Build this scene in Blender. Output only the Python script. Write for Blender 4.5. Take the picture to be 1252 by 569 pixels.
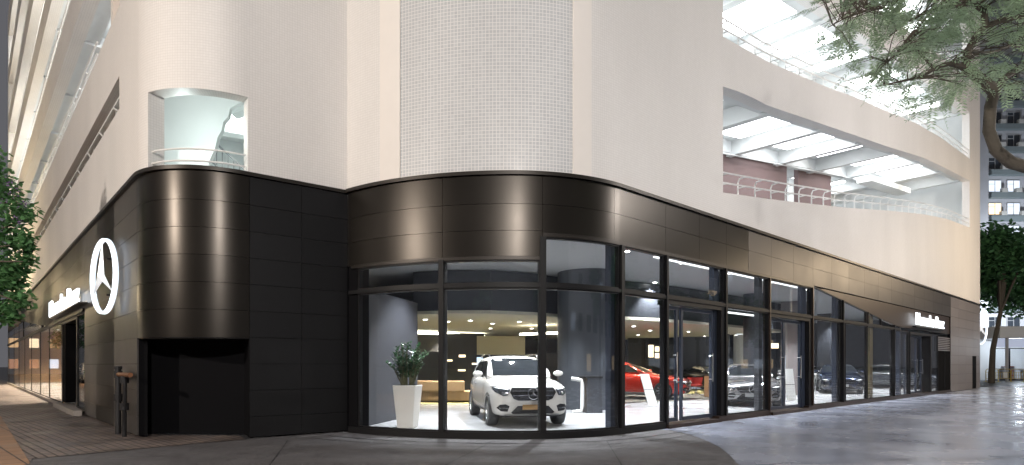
import bpy, bmesh, math, random
from mathutils import Vector, Matrix
from mathutils.bvhtree import BVHTree
random.seed(7)
PI = math.pi
S = bpy.context.scene
COL = S.collection
for o in list(bpy.data.objects): bpy.data.objects.remove(o)

# ------------------------------------------------------------------ camera, world, exposure
F, HY, CX, EYE = 730.0, 447.0, 626.0, 1.4          # photo pixels, photo horizon, principal x, eye height (m)
cd = bpy.data.cameras.new('camera'); cam = bpy.data.objects.new('camera', cd); COL.objects.link(cam)
cam.location = (0, 0, EYE); cam.rotation_euler = (PI/2, 0, 0)
cd.sensor_width = 36; cd.lens = 36*F/1252; cd.shift_y = (HY-284.5)/1252; cd.clip_end = 1500; cd.clip_start = .05
S.camera = cam
w = bpy.data.worlds.new('World'); S.world = w; w.use_nodes = True
nt = w.node_tree; bg = nt.nodes['Background']
bg.inputs[0].default_value = (.66, .66, .72, 1); bg.inputs[1].default_value = .12
S.view_settings.view_transform = 'Standard'; S.view_settings.look = 'None'
S.view_settings.exposure = 0.62; S.view_settings.gamma = 1
S.cycles.max_bounces = 8; S.cycles.transparent_max_bounces = 12; S.cycles.diffuse_bounces = 3
S.cycles.sample_clamp_indirect = 4; S.cycles.caustics_reflective = False; S.cycles.caustics_refractive = False

STREET = [  # x, y, height, power, colour, arm heading (deg)
 (1.4, -9.0, 8.5, 5700, (1, .93, .86), 90),
 (-17.5, -2.5, 8.0, 5200, (1, .88, .76), 60),
 (23.5, 11.0, 10.5, 3700, (1, .93, .87), 130),
 (-38.5, 32.0, 6.5, 6500, (1, .76, .44), 20),
 (31.8, 26.4, 7.6, 1500, (1, .78, .52), 150),
 (71.0, 72.0, 11.0, 14000, (.86, .92, 1), 150),  # added lamp, unseen, to brighten the apartment block and its tree
]

# ------------------------------------------------------------------ materials
def nodes(m): return m.node_tree.nodes, m.node_tree.links
def P(name, col, rough=.6, metal=0, var=0, vscale=3, bump=0, bscale=30, spec=.5, emit=None, estr=0, coat=0, island=0, rvar=0):
    m = bpy.data.materials.new(name); m.use_nodes = True
    N, Lk = nodes(m); b = N['Principled BSDF']
    b.inputs['Base Color'].default_value = (*col, 1); b.inputs['Roughness'].default_value = rough
    b.inputs['Metallic'].default_value = metal; b.inputs['Specular IOR Level'].default_value = spec
    b.inputs['Coat Weight'].default_value = coat; b.inputs['Coat Roughness'].default_value = .04
    tc = N.new('ShaderNodeTexCoord')
    if emit: b.inputs['Emission Color'].default_value = (*emit, 1); b.inputs['Emission Strength'].default_value = estr
    if var or island:
        mix = N.new('ShaderNodeMix'); mix.data_type = 'RGBA'; mix.blend_type = 'MULTIPLY'; mix.inputs[0].default_value = 1
        mix.inputs[6].default_value = (*col, 1)
        mr = N.new('ShaderNodeMapRange'); mr.inputs[3].default_value = 1-(var or island); mr.inputs[4].default_value = 1+(var or island)*.6
        if island:
            g = N.new('ShaderNodeNewGeometry'); Lk.new(g.outputs['Random Per Island'], mr.inputs[0])
        else:
            n = N.new('ShaderNodeTexNoise'); n.inputs['Scale'].default_value = vscale; n.inputs['Detail'].default_value = 6
            Lk.new(tc.outputs['Object'], n.inputs['Vector']); Lk.new(n.outputs[0], mr.inputs[0])
        Lk.new(mr.outputs[0], mix.inputs[7]); Lk.new(mix.outputs[2], b.inputs['Base Color'])
    if rvar:
        n = N.new('ShaderNodeTexNoise'); n.inputs['Scale'].default_value = vscale*1.7; n.inputs['Detail'].default_value = 5
        mr = N.new('ShaderNodeMapRange'); mr.inputs[1].default_value = .35; mr.inputs[2].default_value = .65
        mr.inputs[3].default_value = max(.02, rough-rvar); mr.inputs[4].default_value = rough+rvar
        Lk.new(tc.outputs['Object'], n.inputs['Vector']); Lk.new(n.outputs[0], mr.inputs[0]); Lk.new(mr.outputs[0], b.inputs['Roughness'])
    if bump:
        n = N.new('ShaderNodeTexNoise'); n.inputs['Scale'].default_value = bscale; n.inputs['Detail'].default_value = 4
        bp = N.new('ShaderNodeBump'); bp.inputs['Strength'].default_value = bump; bp.inputs['Distance'].default_value = .02
        Lk.new(tc.outputs['Object'], n.inputs['Vector']); Lk.new(n.outputs[0], bp.inputs['Height']); Lk.new(bp.outputs[0], b.inputs['Normal'])
    return m

def brick(name, c1, c2, mortar, bw, rh, ms, off=.5, rough=.5, bump=.3, uv=True, rot=0, scale=1, spec=.5, dirt=.15, rvar=0):
    m = P(name, c1, rough, spec=spec); N, Lk = nodes(m); b = N['Principled BSDF']
    tc = N.new('ShaderNodeTexCoord'); mp = N.new('ShaderNodeMapping'); mp.inputs['Rotation'].default_value = (0, 0, rot)
    Lk.new(tc.outputs['UV' if uv else 'Object'], mp.inputs[0])
    t = N.new('ShaderNodeTexBrick'); t.offset = off; t.squash = 1
    t.inputs['Color1'].default_value = (*c1, 1); t.inputs['Color2'].default_value = (*c2, 1); t.inputs['Mortar'].default_value = (*mortar, 1)
    t.inputs['Scale'].default_value = 1; t.inputs['Brick Width'].default_value = bw; t.inputs['Row Height'].default_value = rh
    t.inputs['Mortar Size'].default_value = ms; t.inputs['Mortar Smooth'].default_value = .1; t.inputs['Bias'].default_value = 0
    Lk.new(mp.outputs[0], t.inputs[0])
    n = N.new('ShaderNodeTexNoise'); n.inputs['Scale'].default_value = .9; n.inputs['Detail'].default_value = 7
    m2 = N.new('ShaderNodeMapping'); m2.inputs['Scale'].default_value = (.5, .5, .16) if uv else (1, 1, 1)
    Lk.new(tc.outputs['Object'], m2.inputs[0]); Lk.new(m2.outputs[0], n.inputs['Vector'])
    mr = N.new('ShaderNodeMapRange'); mr.inputs[1].default_value = .3; mr.inputs[2].default_value = .7; mr.inputs[3].default_value = 1-dirt; mr.inputs[4].default_value = 1+dirt*.7
    Lk.new(n.outputs[0], mr.inputs[0])
    mix = N.new('ShaderNodeMix'); mix.data_type = 'RGBA'; mix.blend_type = 'MULTIPLY'; mix.inputs[0].default_value = 1
    Lk.new(t.outputs[0], mix.inputs[6]); Lk.new(mr.outputs[0], mix.inputs[7]); Lk.new(mix.outputs[2], b.inputs['Base Color'])
    bp = N.new('ShaderNodeBump'); bp.invert = True; bp.inputs['Strength'].default_value = bump; bp.inputs['Distance'].default_value = .01
    Lk.new(t.outputs['Fac'], bp.inputs['Height']); Lk.new(bp.outputs[0], b.inputs['Normal'])
    if rvar:
        mr2 = N.new('ShaderNodeMapRange'); mr2.inputs[1].default_value = .38; mr2.inputs[2].default_value = .62
        mr2.inputs[3].default_value = max(.03, rough-rvar); mr2.inputs[4].default_value = rough+rvar
        Lk.new(n.outputs[0], mr2.inputs[0]); Lk.new(mr2.outputs[0], b.inputs['Roughness'])
    return m

def glassmat(name, tint=(.93, .94, .95), base=.028, rough=0.0):
    m = bpy.data.materials.new(name); m.use_nodes = True; N, Lk = nodes(m)
    N.remove(N['Principled BSDF']); out = N['Material Output']
    tr = N.new('ShaderNodeBsdfTransparent'); tr.inputs[0].default_value = (*tint, 1)
    gl = N.new('ShaderNodeBsdfGlossy'); gl.inputs['Roughness'].default_value = rough; gl.inputs[0].default_value = (.95, .97, 1, 1)
    g = N.new('ShaderNodeNewGeometry'); d = N.new('ShaderNodeVectorMath'); d.operation = 'DOT_PRODUCT'
    Lk.new(g.outputs['Normal'], d.inputs[0]); Lk.new(g.outputs['Incoming'], d.inputs[1])
    def M(op, a, bv=None):
        n = N.new('ShaderNodeMath'); n.operation = op; Lk.new(a, n.inputs[0])
        if bv is not None: n.inputs[1].default_value = bv
        return n.outputs[0]
    a = M('ABSOLUTE', d.outputs['Value']); s = N.new('ShaderNodeMath'); s.operation = 'SUBTRACT'; s.inputs[0].default_value = 1
    Lk.new(a, s.inputs[1]); p = M('POWER', s.outputs[0], 7); q = M('MULTIPLY', p, 1-base); r = M('ADD', q, base)
    mx = N.new('ShaderNodeMixShader'); Lk.new(r, mx.inputs[0]); Lk.new(tr.outputs[0], mx.inputs[1]); Lk.new(gl.outputs[0], mx.inputs[2])
    Lk.new(mx.outputs[0], out.inputs[0]); return m

def emis(name, col, s):
    m = bpy.data.materials.new(name); m.use_nodes = True; N, Lk = nodes(m)
    N.remove(N['Principled BSDF']); e = N.new('ShaderNodeEmission'); e.inputs[0].default_value = (*col, 1); e.inputs[1].default_value = s
    Lk.new(e.outputs[0], N['Material Output'].inputs[0]); return m

M_ = dict(
 mosaic=brick('white_mosaic', (.76, .74, .72), (.73, .71, .69), (.64, .62, .60), .05, .05, .0035, 0, .55, .15, dirt=.075),
 tile=brick('grey_glazed_tile', (.55, .565, .58), (.49, .505, .525), (.74, .73, .715), .068, .068, .0065, 0, .2, .15, dirt=.07),
 render=P('white_render', (.78, .74, .70), .75, var=.05, bump=.1),
 clad=P('bronze_cladding', (.027, .0235, .020), .30, .75, island=.12, rvar=.012, vscale=.5, bump=.012, bscale=3),
 clad2=P('lit_bronze_cladding', (.075, .069, .066), .42, .6, island=.14, rvar=.02, vscale=.5, bump=.03, bscale=4),  # paler bronze: the right fascia's lit reflection is put into the colour
 cladB=P('dark_cladding', (.009, .009, .010), .42, .2, island=.15, spec=.3, bump=.03, bscale=4),
 stone=P('grey_panel', (.23, .21, .21), .42, .35, island=.10, bump=.03, bscale=5),
 back=P('black_backing', (.006, .006, .007), .9, spec=.05),
 cap=P('cladding_cap', (.025, .021, .018), .4, .5),
 frame=P('dark_frame', (.006, .006, .007), .5, 0, spec=.25),
 post=P('blue_grey_post', (.035, .045, .07), .4, .3),
 copper=P('bronze_trim', (.034, .020, .014), .42, .4),
 glass=glassmat('window_glass'),
 white=P('white_paint', (.80, .81, .80), .5, var=.03),
 parkw=P('car_park_paint', (.72, .74, .74), .6, var=.10, vscale=1.2),
 parkg=P('car_park_grey', (.34, .35, .36), .8, var=.2, vscale=1.5),
 pink=P('terracotta_wall', (.155, .105, .105), .8, var=.1),
 rail=P('white_rail', (.78, .78, .77), .35),
 tube=emis('fluorescent', (.95, .98, 1), 5.5),
 tubeW=emis('fluorescent_warm', (1, .97, .92), 9),
 sign=emis('sign_white', (.90, .95, 1), 1.9),
 halo=emis('sign_edge', (.75, .86, 1), 1.0),
 floor=P('showroom_floor', (.54, .55, .56), .16, var=.05, vscale=.7, rvar=.05),
 ceil=P('showroom_ceiling', (.52, .53, .55), .8),
 cream=P('cream_ceiling', (.88, .84, .68), .7),
 creamw=P('cream_wall', (.70, .64, .44), .7),
 dark=P('dark_panel', (.035, .038, .045), .35, var=.3),
 slate=P('slate_wall', (.12, .12, .13), .6, var=.2, vscale=2),
 colm=P('column_metal', (.065, .072, .085), .42, .4, var=.25, vscale=1.3),
 ochre=P('ochre_post', (.11, .085, .03), .5, var=.15),
 wood=P('warm_wood', (.40, .24, .12), .45, var=.15, vscale=6),
 tan=P('tan_upholstery', (.36, .25, .15), .8, bump=.2, bscale=60),
 rug=P('yellow_carpet', (.50, .45, .20), .9, bump=.2, bscale=90),
 down=emis('downlight_lens', (1, .98, .94), 30),
 cove=emis('cove_strip', (1, .93, .74), 16),
 covew=emis('cove_white', (.95, .98, 1), 1.6),
 niche=emis('lit_niche', (1, .80, .50), 2.2),
 screen=emis('screen', (.55, .70, .95), 1.3),
 pot=P('white_planter', (.66, .64, .60), .5),
 leafp=P('plant_leaf', (.045, .12, .05), .4, island=.5),
 stem=P('plant_stem', (.10, .10, .05), .7),
 pipe=P('iron_pipe', (.03, .03, .032), .45, .6),
 copperp=P('copper_pipe', (.26, .12, .06), .4, .7),
 asphalt=P('wet_asphalt', (.045, .045, .05), .42, var=.35, vscale=2, bump=.35, bscale=110, rvar=.12),
 apron=P('grey_apron', (.12, .115, .12), .48, var=.5, vscale=1.3, bump=.4, bscale=140, rvar=.12),
 slab=P('wet_stone_paving', (.34, .37, .46), .24, var=.2, vscale=.35, bump=.012, bscale=2.5, rvar=.10),
 brickp=brick('brick_pavement', (.22, .17, .145), (.15, .125, .12), (.035, .03, .028), .26, .13, .014, .5, .45, 1, uv=False, rot=.75, dirt=.35, rvar=.12),
 slabp=brick('square_pavement', (.33, .19, .11), (.27, .16, .10), (.07, .055, .05), .5, .5, .012, 0, .5, .4, uv=False, rot=.75, dirt=.3, rvar=.1),
 kerb=P('threshold_stone', (.30, .27, .25), .5, var=.2),
 bark=P('bark', (.08, .068, .052), .85, var=.35, vscale=7, bump=.7, bscale=18),
 leafA=P('feathery_leaf', (.38, .50, .33), .55, island=.3),
 leafB=P('broad_leaf', (.13, .29, .12), .45, island=.5),
 leafC=P('dark_leaf', (.10, .24, .10), .5, island=.5),
 purple=P('purple_flower', (.26, .17, .36), .6, island=.4),
 apt=P('apartment_wall', (.48, .49, .52), .8, var=.25, vscale=.4),
 aptband=P('apartment_band', (.20, .24, .25), .8, var=.2, vscale=.5),
 aptg=P('apartment_glass', (.05, .06, .075), .12, .2),
 aptf=P('window_frame_grey', (.45, .46, .47), .5),
 aptl=emis('lit_window', (1, .74, .45), 1.5),
 aptl2=emis('lit_window_cool', (.75, .85, 1), .9),
 acu=P('air_conditioner_paint', (.55, .55, .52), .6, var=.15, vscale=4),
 red=P('red_cloth', (.45, .04, .035), .8),
 gold=P('gold_barrier', (.50, .38, .08), .4, .3),
 canopy=P('canopy_white', (.75, .76, .76), .5),
 rubber=P('tyre_rubber', (.02, .02, .02), .75),
 rim=P('alloy_rim', (.62, .63, .65), .25, .9),
 chrome=P('chrome', (.85, .86, .88), .12, 1),
 carglass=P('car_glass', (.012, .015, .018), .04, 0, coat=1),
 blackp=P('black_plastic', (.006, .006, .007), .6, spec=.25),
 lampc=P('headlamp', (.10, .11, .13), .08, .6, coat=1),
 lampl=emis('running_light', (.95, .98, 1), 3),
 plateG=P('bronze_plate', (.50, .30, .12), .3, .8),
 plateW=P('silver_plate', (.50, .51, .52), .35, .4),
 pwhite=P('pearl_white_paint', (.70, .69, .66), .25, 0, coat=1),
 psilver=P('silver_car_paint', (.34, .34, .35), .25, .75, coat=1),
 pblue=P('dark_blue_car_paint', (.012, .02, .045), .22, .6, coat=1),
 pred=P('red_car_paint', (.60, .035, .02), .25, .25, coat=1),
 pblack=P('black_car_paint', (.015, .015, .018), .2, .2, coat=1),
 pgrey=P('grey_car_paint', (.16, .165, .17), .25, .7, coat=1),
)

for k in ('leafA', 'leafB', 'leafC', 'leafp'):
    N, Lk = nodes(M_[k]); b = N['Principled BSDF']; tl = N.new('ShaderNodeBsdfTranslucent'); mx = N.new('ShaderNodeMixShader'); mx.inputs[0].default_value = .45
    src = b.inputs['Base Color'].links[0].from_socket; Lk.new(src, tl.inputs[0]); Lk.new(b.outputs[0], mx.inputs[1]); Lk.new(tl.outputs[0], mx.inputs[2]); Lk.new(mx.outputs[0], N['Material Output'].inputs[0])

# ------------------------------------------------------------------ mesh helpers
ORG = {}
class MB:
    def __init__(s): s.v = []; s.f = []; s.uv = {}
    def face(s, pts, uv=None):
        i = len(s.v); s.v += [tuple(p) for p in pts]; s.f.append(tuple(range(i, i+len(pts))))
        if uv: s.uv[len(s.f)-1] = uv
    def hexa(s, b, t, uvs=None):      # b,t: 4 bottom, 4 top points (ccw)
        i = len(s.v); s.v += [tuple(p) for p in list(b)+list(t)]
        s.f += [(i+3, i+2, i+1, i), (i+4, i+5, i+6, i+7)] + [(i+k, i+(k+1) % 4, i+4+(k+1) % 4, i+4+k) for k in range(4)]
    def box(s, c, d, rz=0, ax=None):
        x, y, z = d[0]/2, d[1]/2, d[2]/2; ca, sa = math.cos(rz), math.sin(rz)
        def q(a, b2): return (c[0]+a*ca-b2*sa, c[1]+a*sa+b2*ca)
        p = [q(-x, -y), q(x, -y), q(x, y), q(-x, y)]
        s.hexa([(a, b2, c[2]-z) for a, b2 in p], [(a, b2, c[2]+z) for a, b2 in p])
    def prism(s, poly, z0, z1):       # poly in xy
        n = len(poly); i = len(s.v)
        s.v += [(a, b, z0) for a, b in poly] + [(a, b, z1) for a, b in poly]
        s.f.append(tuple(i+k for k in reversed(range(n)))); s.f.append(tuple(i+n+k for k in range(n)))
        s.f += [(i+k, i+(k+1) % n, i+n+(k+1) % n, i+n+k) for k in range(n)]
    def extr(s, poly3, d):            # 3d polygon extruded by vector d
        n = len(poly3); i = len(s.v); d = Vector(d)
        s.v += [tuple(p) for p in poly3] + [tuple(Vector(p)+d) for p in poly3]
        s.f.append(tuple(i+k for k in range(n))); s.f.append(tuple(i+n+k for k in reversed(range(n))))
        s.f += [(i+(k+1) % n, i+k, i+n+k, i+n+(k+1) % n) for k in range(n)]
    def tube(s, pts, r, n=8, cap=True):
        pts = [Vector(p) for p in pts]; rs = r if isinstance(r, (list, tuple)) else [r]*len(pts)
        i = len(s.v); up = Vector((0, 0, 1)); prev = None
        for k, p in enumerate(pts):
            t = (pts[min(k+1, len(pts)-1)]-pts[max(k-1, 0)]).normalized()
            if prev is None:
                a = t.cross(up if abs(t.z) < .9 else Vector((1, 0, 0))).normalized()
            else:
                a = (prev - t*prev.dot(t)).normalized()
            prev = a; b = t.cross(a)
            for j in range(n):
                an = 2*PI*j/n; s.v.append(tuple(p+(a*math.cos(an)+b*math.sin(an))*rs[k]))
        for k in range(len(pts)-1):
            for j in range(n):
                s.f.append((i+k*n+j, i+k*n+(j+1) % n, i+(k+1)*n+(j+1) % n, i+(k+1)*n+j))
        if cap:
            s.f.append(tuple(i+j for j in reversed(range(n)))); s.f.append(tuple(i+(len(pts)-1)*n+j for j in range(n)))
    def lathe(s, prof, c=(0, 0, 0), n=32, axis='z', close=False):
        i = len(s.v); m = len(prof)
        for j in range(n):
            a = 2*PI*j/n; ca, sa = math.cos(a), math.sin(a)
            for r, h in prof:
                p = (r*ca, r*sa, h) if axis == 'z' else ((h, r*ca, r*sa) if axis == 'x' else (r*ca, h, r*sa))
                s.v.append((p[0]+c[0], p[1]+c[1], p[2]+c[2]))
        for j in range(n):
            k2 = (j+1) % n
            for k in range(m-1 if not close else m):
                s.f.append((i+j*m+k, i+k2*m+k, i+k2*m+(k+1) % m, i+j*m+(k+1) % m))
    def build(s, name, mat, parent=None, smooth=False, bevel=0, flat=True):
        me = bpy.data.meshes.new(name)
        o3 = ORG.get(parent, Vector((0, 0, 0)))
        me.from_pydata([(a-o3[0], b-o3[1], c-o3[2]) for a, b, c in s.v], [], s.f)
        if s.uv:
            ul = me.uv_layers.new(name='UVMap')
            for fi, uvs in s.uv.items():
                for li, uvv in zip(me.polygons[fi].loop_indices, uvs): ul.data[li].uv = uvv
        me.materials.append(M_[mat] if isinstance(mat, str) else mat)
        bm = bmesh.new(); bm.from_mesh(me)
        if not s.uv: bmesh.ops.recalc_face_normals(bm, faces=bm.faces)
        bm.to_mesh(me); bm.free()
        if smooth:
            me.polygons.foreach_set('use_smooth', [True]*len(me.polygons))
            me.set_sharp_from_angle(angle=math.radians(35))
        ob = bpy.data.objects.new(name, me); COL.objects.link(ob); ob.parent = parent; ORG[ob] = o3
        if bevel:
            b = ob.modifiers.new('bevel', 'BEVEL'); b.width = bevel; b.segments = 2; b.limit_method = 'ANGLE'
        return ob

def tag(o, label, cat, group=None, kind=None):
    if kind: o['kind'] = kind
    if label: o['label'] = label
    if cat: o['category'] = cat
    if group: o['group'] = group
    return o
def thing(name, label, cat, loc=(0, 0, 0), group=None, local=False):
    e = bpy.data.objects.new(name, None); COL.objects.link(e); e.location = loc; e.empty_display_size = .2
    ORG[e] = Vector((0, 0, 0)) if local else Vector(loc)
    return tag(e, label, cat, group)
def kids(o): return [c for c in COL.objects if c.parent == o]
def copy_tree(o, parent=None):
    c = o.copy(); COL.objects.link(c); c.parent = parent
    for ch in kids(o): copy_tree(ch, c)
    return c
def structure(mb, name, mat, **k):
    o = mb.build(name, mat, **k); o['kind'] = 'structure'; return o
def applied(ob):
    dg = bpy.context.evaluated_depsgraph_get(); me = bpy.data.meshes.new_from_object(ob.evaluated_get(dg))
    ob.modifiers.clear(); old = ob.data; ob.data = me; bpy.data.meshes.remove(old); return ob

# ------------------------------------------------------------------ footprint of the building
R = Vector((.7368, .6761)); L = Vector((-.6761, .7368))
B0 = Vector((-5.0, 11.38)); RAD = 1.56
O0 = B0 + L*RAD; A0 = O0 - R*RAD
J0 = Vector((-3.46, 12.55))
path = []
TL = 46.0
path.append(A0 + L*TL)
for k in range(41):
    a = PI/2*k/40; path.append(O0 - R*RAD*math.cos(a) - L*RAD*math.sin(a))
path.append(J0)
c1 = Vector((0, 11.29+5.5))
a0 = math.asin(3.46/5.5); 
for k in range(1, 61):
    a = a0*(1-k/60); path.append(c1 + Vector((-math.sin(a), -math.cos(a)))*5.5)
c2 = Vector((0, 11.29+3.3)); a1 = math.radians(42.54)
for k in range(1, 49):
    a = a1*k/48; path.append(c2 + Vector((math.sin(a), -math.cos(a)))*3.3)
T0 = path[-1].copy(); TR = 35.3
path.append(T0 + R*TR)
cum = [0]
for a, b in zip(path, path[1:]): cum.append(cum[-1]+(b-a).length)
def at(s):
    s = max(0, min(cum[-1], s))
    for i in range(len(path)-1):
        if s <= cum[i+1]+1e-9:
            f = (s-cum[i])/(cum[i+1]-cum[i]); return path[i].lerp(path[i+1], f)
    return path[-1]
def nrm(s):      # inward normal
    a, b = at(max(0, s-.03)), at(min(cum[-1], s+.03)); t = (b-a).normalized(); return Vector((-t.y, t.x))
def s_px(px):
    r = (px-CX)/F; lo, hi = 0, cum[-1]
    for _ in range(50):
        m = (lo+hi)/2; p = at(m)
        if p.x/p.y < r: lo = m
        else: hi = m
    return (lo+hi)/2
def z_px(px, py): return EYE + (HY-py)/F*at(s_px(px)).y
def G(px, py, z=0):
    d = F*(EYE-z)/(py-HY); return Vector(((px-CX)/F*d, d))
def W3(px, py, d): return Vector(((px-CX)/F*d, d, EYE+(HY-py)/F*d))
def samp(s0, s1, step=99):
    out = [s0]
    for c in cum:
        if s0+1e-4 < c < s1-1e-4: out.append(c)
    out.append(s1); res = [out[0]]
    for a, b in zip(out, out[1:]):
        n = max(1, math.ceil((b-a)/step))
        res += [a+(b-a)*k/n for k in range(1, n+1)]
    return res
def strip(mb, s0, s1, z0, z1, off=0, th=.1, step=99, z0f=None, z1f=None, ends=True):
    """thick wall following the footprint; off = distance behind the face (negative = proud)"""
    ss = samp(s0, s1, step)
    for k in range(len(ss)-1):
        a, b = ss[k], ss[k+1]; pa, pb, na, nb = at(a), at(b), nrm(a), nrm(b)
        if k == 0: na = nrm(a+.08)
        if k == len(ss)-2: nb = nrm(b-.08)
        oa, ob_ = pa+na*off, pb+nb*off; ia, ib = pa+na*(off+th), pb+nb*(off+th)
        za0 = z0f(a) if z0f else z0; zb0 = z0f(b) if z0f else z0; za1 = z1f(a) if z1f else z1; zb1 = z1f(b) if z1f else z1
        mb.face([(*oa, za0), (*ob_, zb0), (*ob_, zb1), (*oa, za1)], [(a, za0), (b, zb0), (b, zb1), (a, za1)])
        mb.face([(*ib, zb0), (*ia, za0), (*ia, za1), (*ib, zb1)], [(b, zb0), (a, za0), (a, za1), (b, zb1)])
        mb.face([(*oa, za1), (*ob_, zb1), (*ib, zb1), (*ia, za1)], [(a, 0), (b, 0), (b, .3), (a, .3)])
        mb.face([(*ia, za0), (*ib, zb0), (*ob_, zb0), (*oa, za0)], [(a, 0), (b, 0), (b, .3), (a, .3)])
        if ends and k == 0: mb.face([(*ia, za0), (*oa, za0), (*oa, za1), (*ia, za1)], [(0, za0), (.3, za0), (.3, za1), (0, za1)])
        if ends and k == len(ss)-2: mb.face([(*ob_, zb0), (*ib, zb0), (*ib, zb1), (*ob_, zb1)], [(0, zb0), (.3, zb0), (.3, zb1), (0, zb1)])
def interp(tab, s):
    if s <= tab[0][0]: return tab[0][1]
    for (a, u), (b, v) in zip(tab, tab[1:]):
        if s <= b: return u+(v-u)*(s-a)/(b-a)
    return tab[-1][1]

EA, EB, EJ = s_px(0), s_px(626), cum[-1]
SA = cum[1]; SB = cum[41]; SJ = cum[42]; ST = cum[-2]
XW = dict((k, s_px(k)) for k in (466, 490, 663, 700, 722))
HC = 5.0     # cladding top
HT = 28.0    # wall top

# ------------------------------------------------------------------ ground
mb = MB(); mb.face([(-400, -200, 0), (400, -200, 0), (400, 600, 0), (-400, 600, 0)]); structure(mb, 'road', 'asphalt')
def patch(name, mat, pts, z): 
    m = MB(); m.face([(p[0], p[1], z) for p in pts]); return structure(m, name, mat)
curve = [G(818, 526.5), G(832, 529), G(845, 532.5), G(858, 537), G(870, 542), G(882, 549), G(892, 557), G(901, 567), Vector((3.1, 7.6)), Vector((2.5, 5.6)), Vector((1.2, 3.6)), Vector((-1.5, 2.4))]
apr = [J0+Vector((-.1, .3))] + curve[:1] + curve + [Vector((-5.0, 2.4)), G(37, 562), G(240, 543), Vector((-5.2, 11.6))]
bay_in = [at(SJ+(s_px(818)-SJ)*k/10)+nrm(SJ+(s_px(818)-SJ)*k/10)*.2 for k in range(11)]
apr = bay_in + curve + [Vector((-5.0, 2.4)), G(37, 562), G(240, 543), G(300, 538), B0+L*.3+R*.3]
patch('apron', 'apron', apr, .004)
rp = [T0+R*1.2+L*.3, T0+R*(TR+6)+L*.3, T0+R*(TR+14)-L*22, Vector((22, -8)), Vector((-1, -8))]
patch('pavement', 'slab', [p for p in rp[:2]] + [T0+R*(TR+60)-L*2, T0+R*(TR+60)-L*24, Vector((22, -6)), Vector((-1.5, -6)), Vector((-1.5, 2.4))] + curve[::-1][1:], .008)
patch('brick_path', 'brickp', [A0+L*.2+R*.4, A0+L*60+R*.4, A0+L*60-R*4.2, G(0, 508), G(37, 567), G(37, 562)+Vector((.02, 0)), G(240, 543), G(300, 538), B0+L*.6], .012)
patch('footpath', 'slabp', [A0+L*60-R*4.2, A0+L*60-R*9, Vector((-16, 2)), Vector((-5, 2)), Vector((-5.0, 2.4)), G(37, 567), G(0, 508)], .008)
m = MB()
for a, b in ((G(545, 569), G(600, 541)), (G(330, 569), G(352, 539)), (G(760, 569), G(742, 540))):
    n = (b-a).normalized(); n = Vector((-n.y, n.x))*.006; a = a-(b-a)*.8; m.face([(*(a-n), .0075), (*(b-n), .0075), (*(b+n), .0075), (*(a+n), .0075)])
structure(m, 'pavement_joint', 'frame')
# drain strip and light-spill shadow edges, painted as dark lines round the bay
m = MB()
for rr, wv in ((.62, .05), (1.05, .02)):
    ss = samp(SJ+.3, s_px(815), .3)
    for a, b in zip(ss, ss[1:]):
        pa, pb = at(a)-nrm(a)*rr, at(b)-nrm(b)*rr; qa, qb = at(a)-nrm(a)*(rr+wv), at(b)-nrm(b)*(rr+wv)
        m.face([(*qa, .009), (*qb, .009), (*pb, .009), (*pa, .009)])
structure(m, 'drain_spill_shadow', 'frame')

# ------------------------------------------------------------------ the building
bld = thing('car_park_building', 'white car park building with curved tiled corner above a dark clad showroom', 'building', (0, 14, 0))
def part(mb, name, mat, parent=None, **k):
    o = mb.build(name, mat, parent or bld, **k)
    if mb.uv and not k:
        bm = bmesh.new(); bm.from_mesh(o.data); bmesh.ops.remove_doubles(bm, verts=bm.verts, dist=.0006); bm.to_mesh(o.data); bm.free()
        o.data.polygons.foreach_set('use_smooth', [True]*len(o.data.polygons)); o.data.set_sharp_from_angle(angle=math.radians(30))
    return o

# openings of the right facade (photo outline put on the facade plane, in metres)
def tabpx(lst): return [(s_px(x), z_px(x, y)) for x, y in lst]
R1b = tabpx([(884, 235.5), (944, 244), (1030, 253.7), (1090, 258), (1129, 262), (1158.6, 268), (1185.5, 278.5)])
R1t = tabpx([(884, 106), (909, 114), (938, 129), (1030, 160.4), (1090, 181), (1129, 193), (1158.6, 207), (1185.5, 221)])
R2b = tabpx([(884, 45), (938.6, 75.4), (1007, 105), (1048, 120), (1078, 133.5), (1120, 151), (1150, 168), (1185.5, 194)])
R2t = tabpx([(884, -78), (940, -38), (1000, 5), (1040, 33), (1080, 58), (1126, 87), (1158, 112), (1185.5, 138)])
R3b = tabpx([(884, -142), (940, -98), (1000, -50), (1058, 0), (1100, 30), (1140, 60), (1158, 74), (1185.5, 98)])
R3t = [(s, z+3.0) for s, z in R3b]
SO0, SO1 = s_px(884), s_px(1185.5)
m = MB()
def rw(z0f, z1f): strip(m, SO0, SO1, 0, 0, 0, .35, .8, z0f, z1f, ends=False)
strip(m, XW[722], SO0, HC, HT, 0, .35)
rw(lambda s: HC, lambda s: interp(R1b, s)); rw(lambda s: interp(R1t, s), lambda s: interp(R2b, s))
rw(lambda s: interp(R2t, s), lambda s: interp(R3b, s)); rw(lambda s: interp(R3t, s), lambda s: HT)
strip(m, SO1, EJ, HC, HT, 0, .35)
# end wall behind
e0 = at(EJ); e1 = e0+L*14
# flat wall and round corner
OC0, OC1 = s_px(181), s_px(303)
strip(m, SA, OC0, HC, HT, 0, .3); strip(m, OC0, OC1, 6.5, HT, 0, .3, .2); strip(m, OC1, SJ, HC, HT, 0, .3); strip(m, SJ, XW[466], HC, HT, 0, .3)
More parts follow.
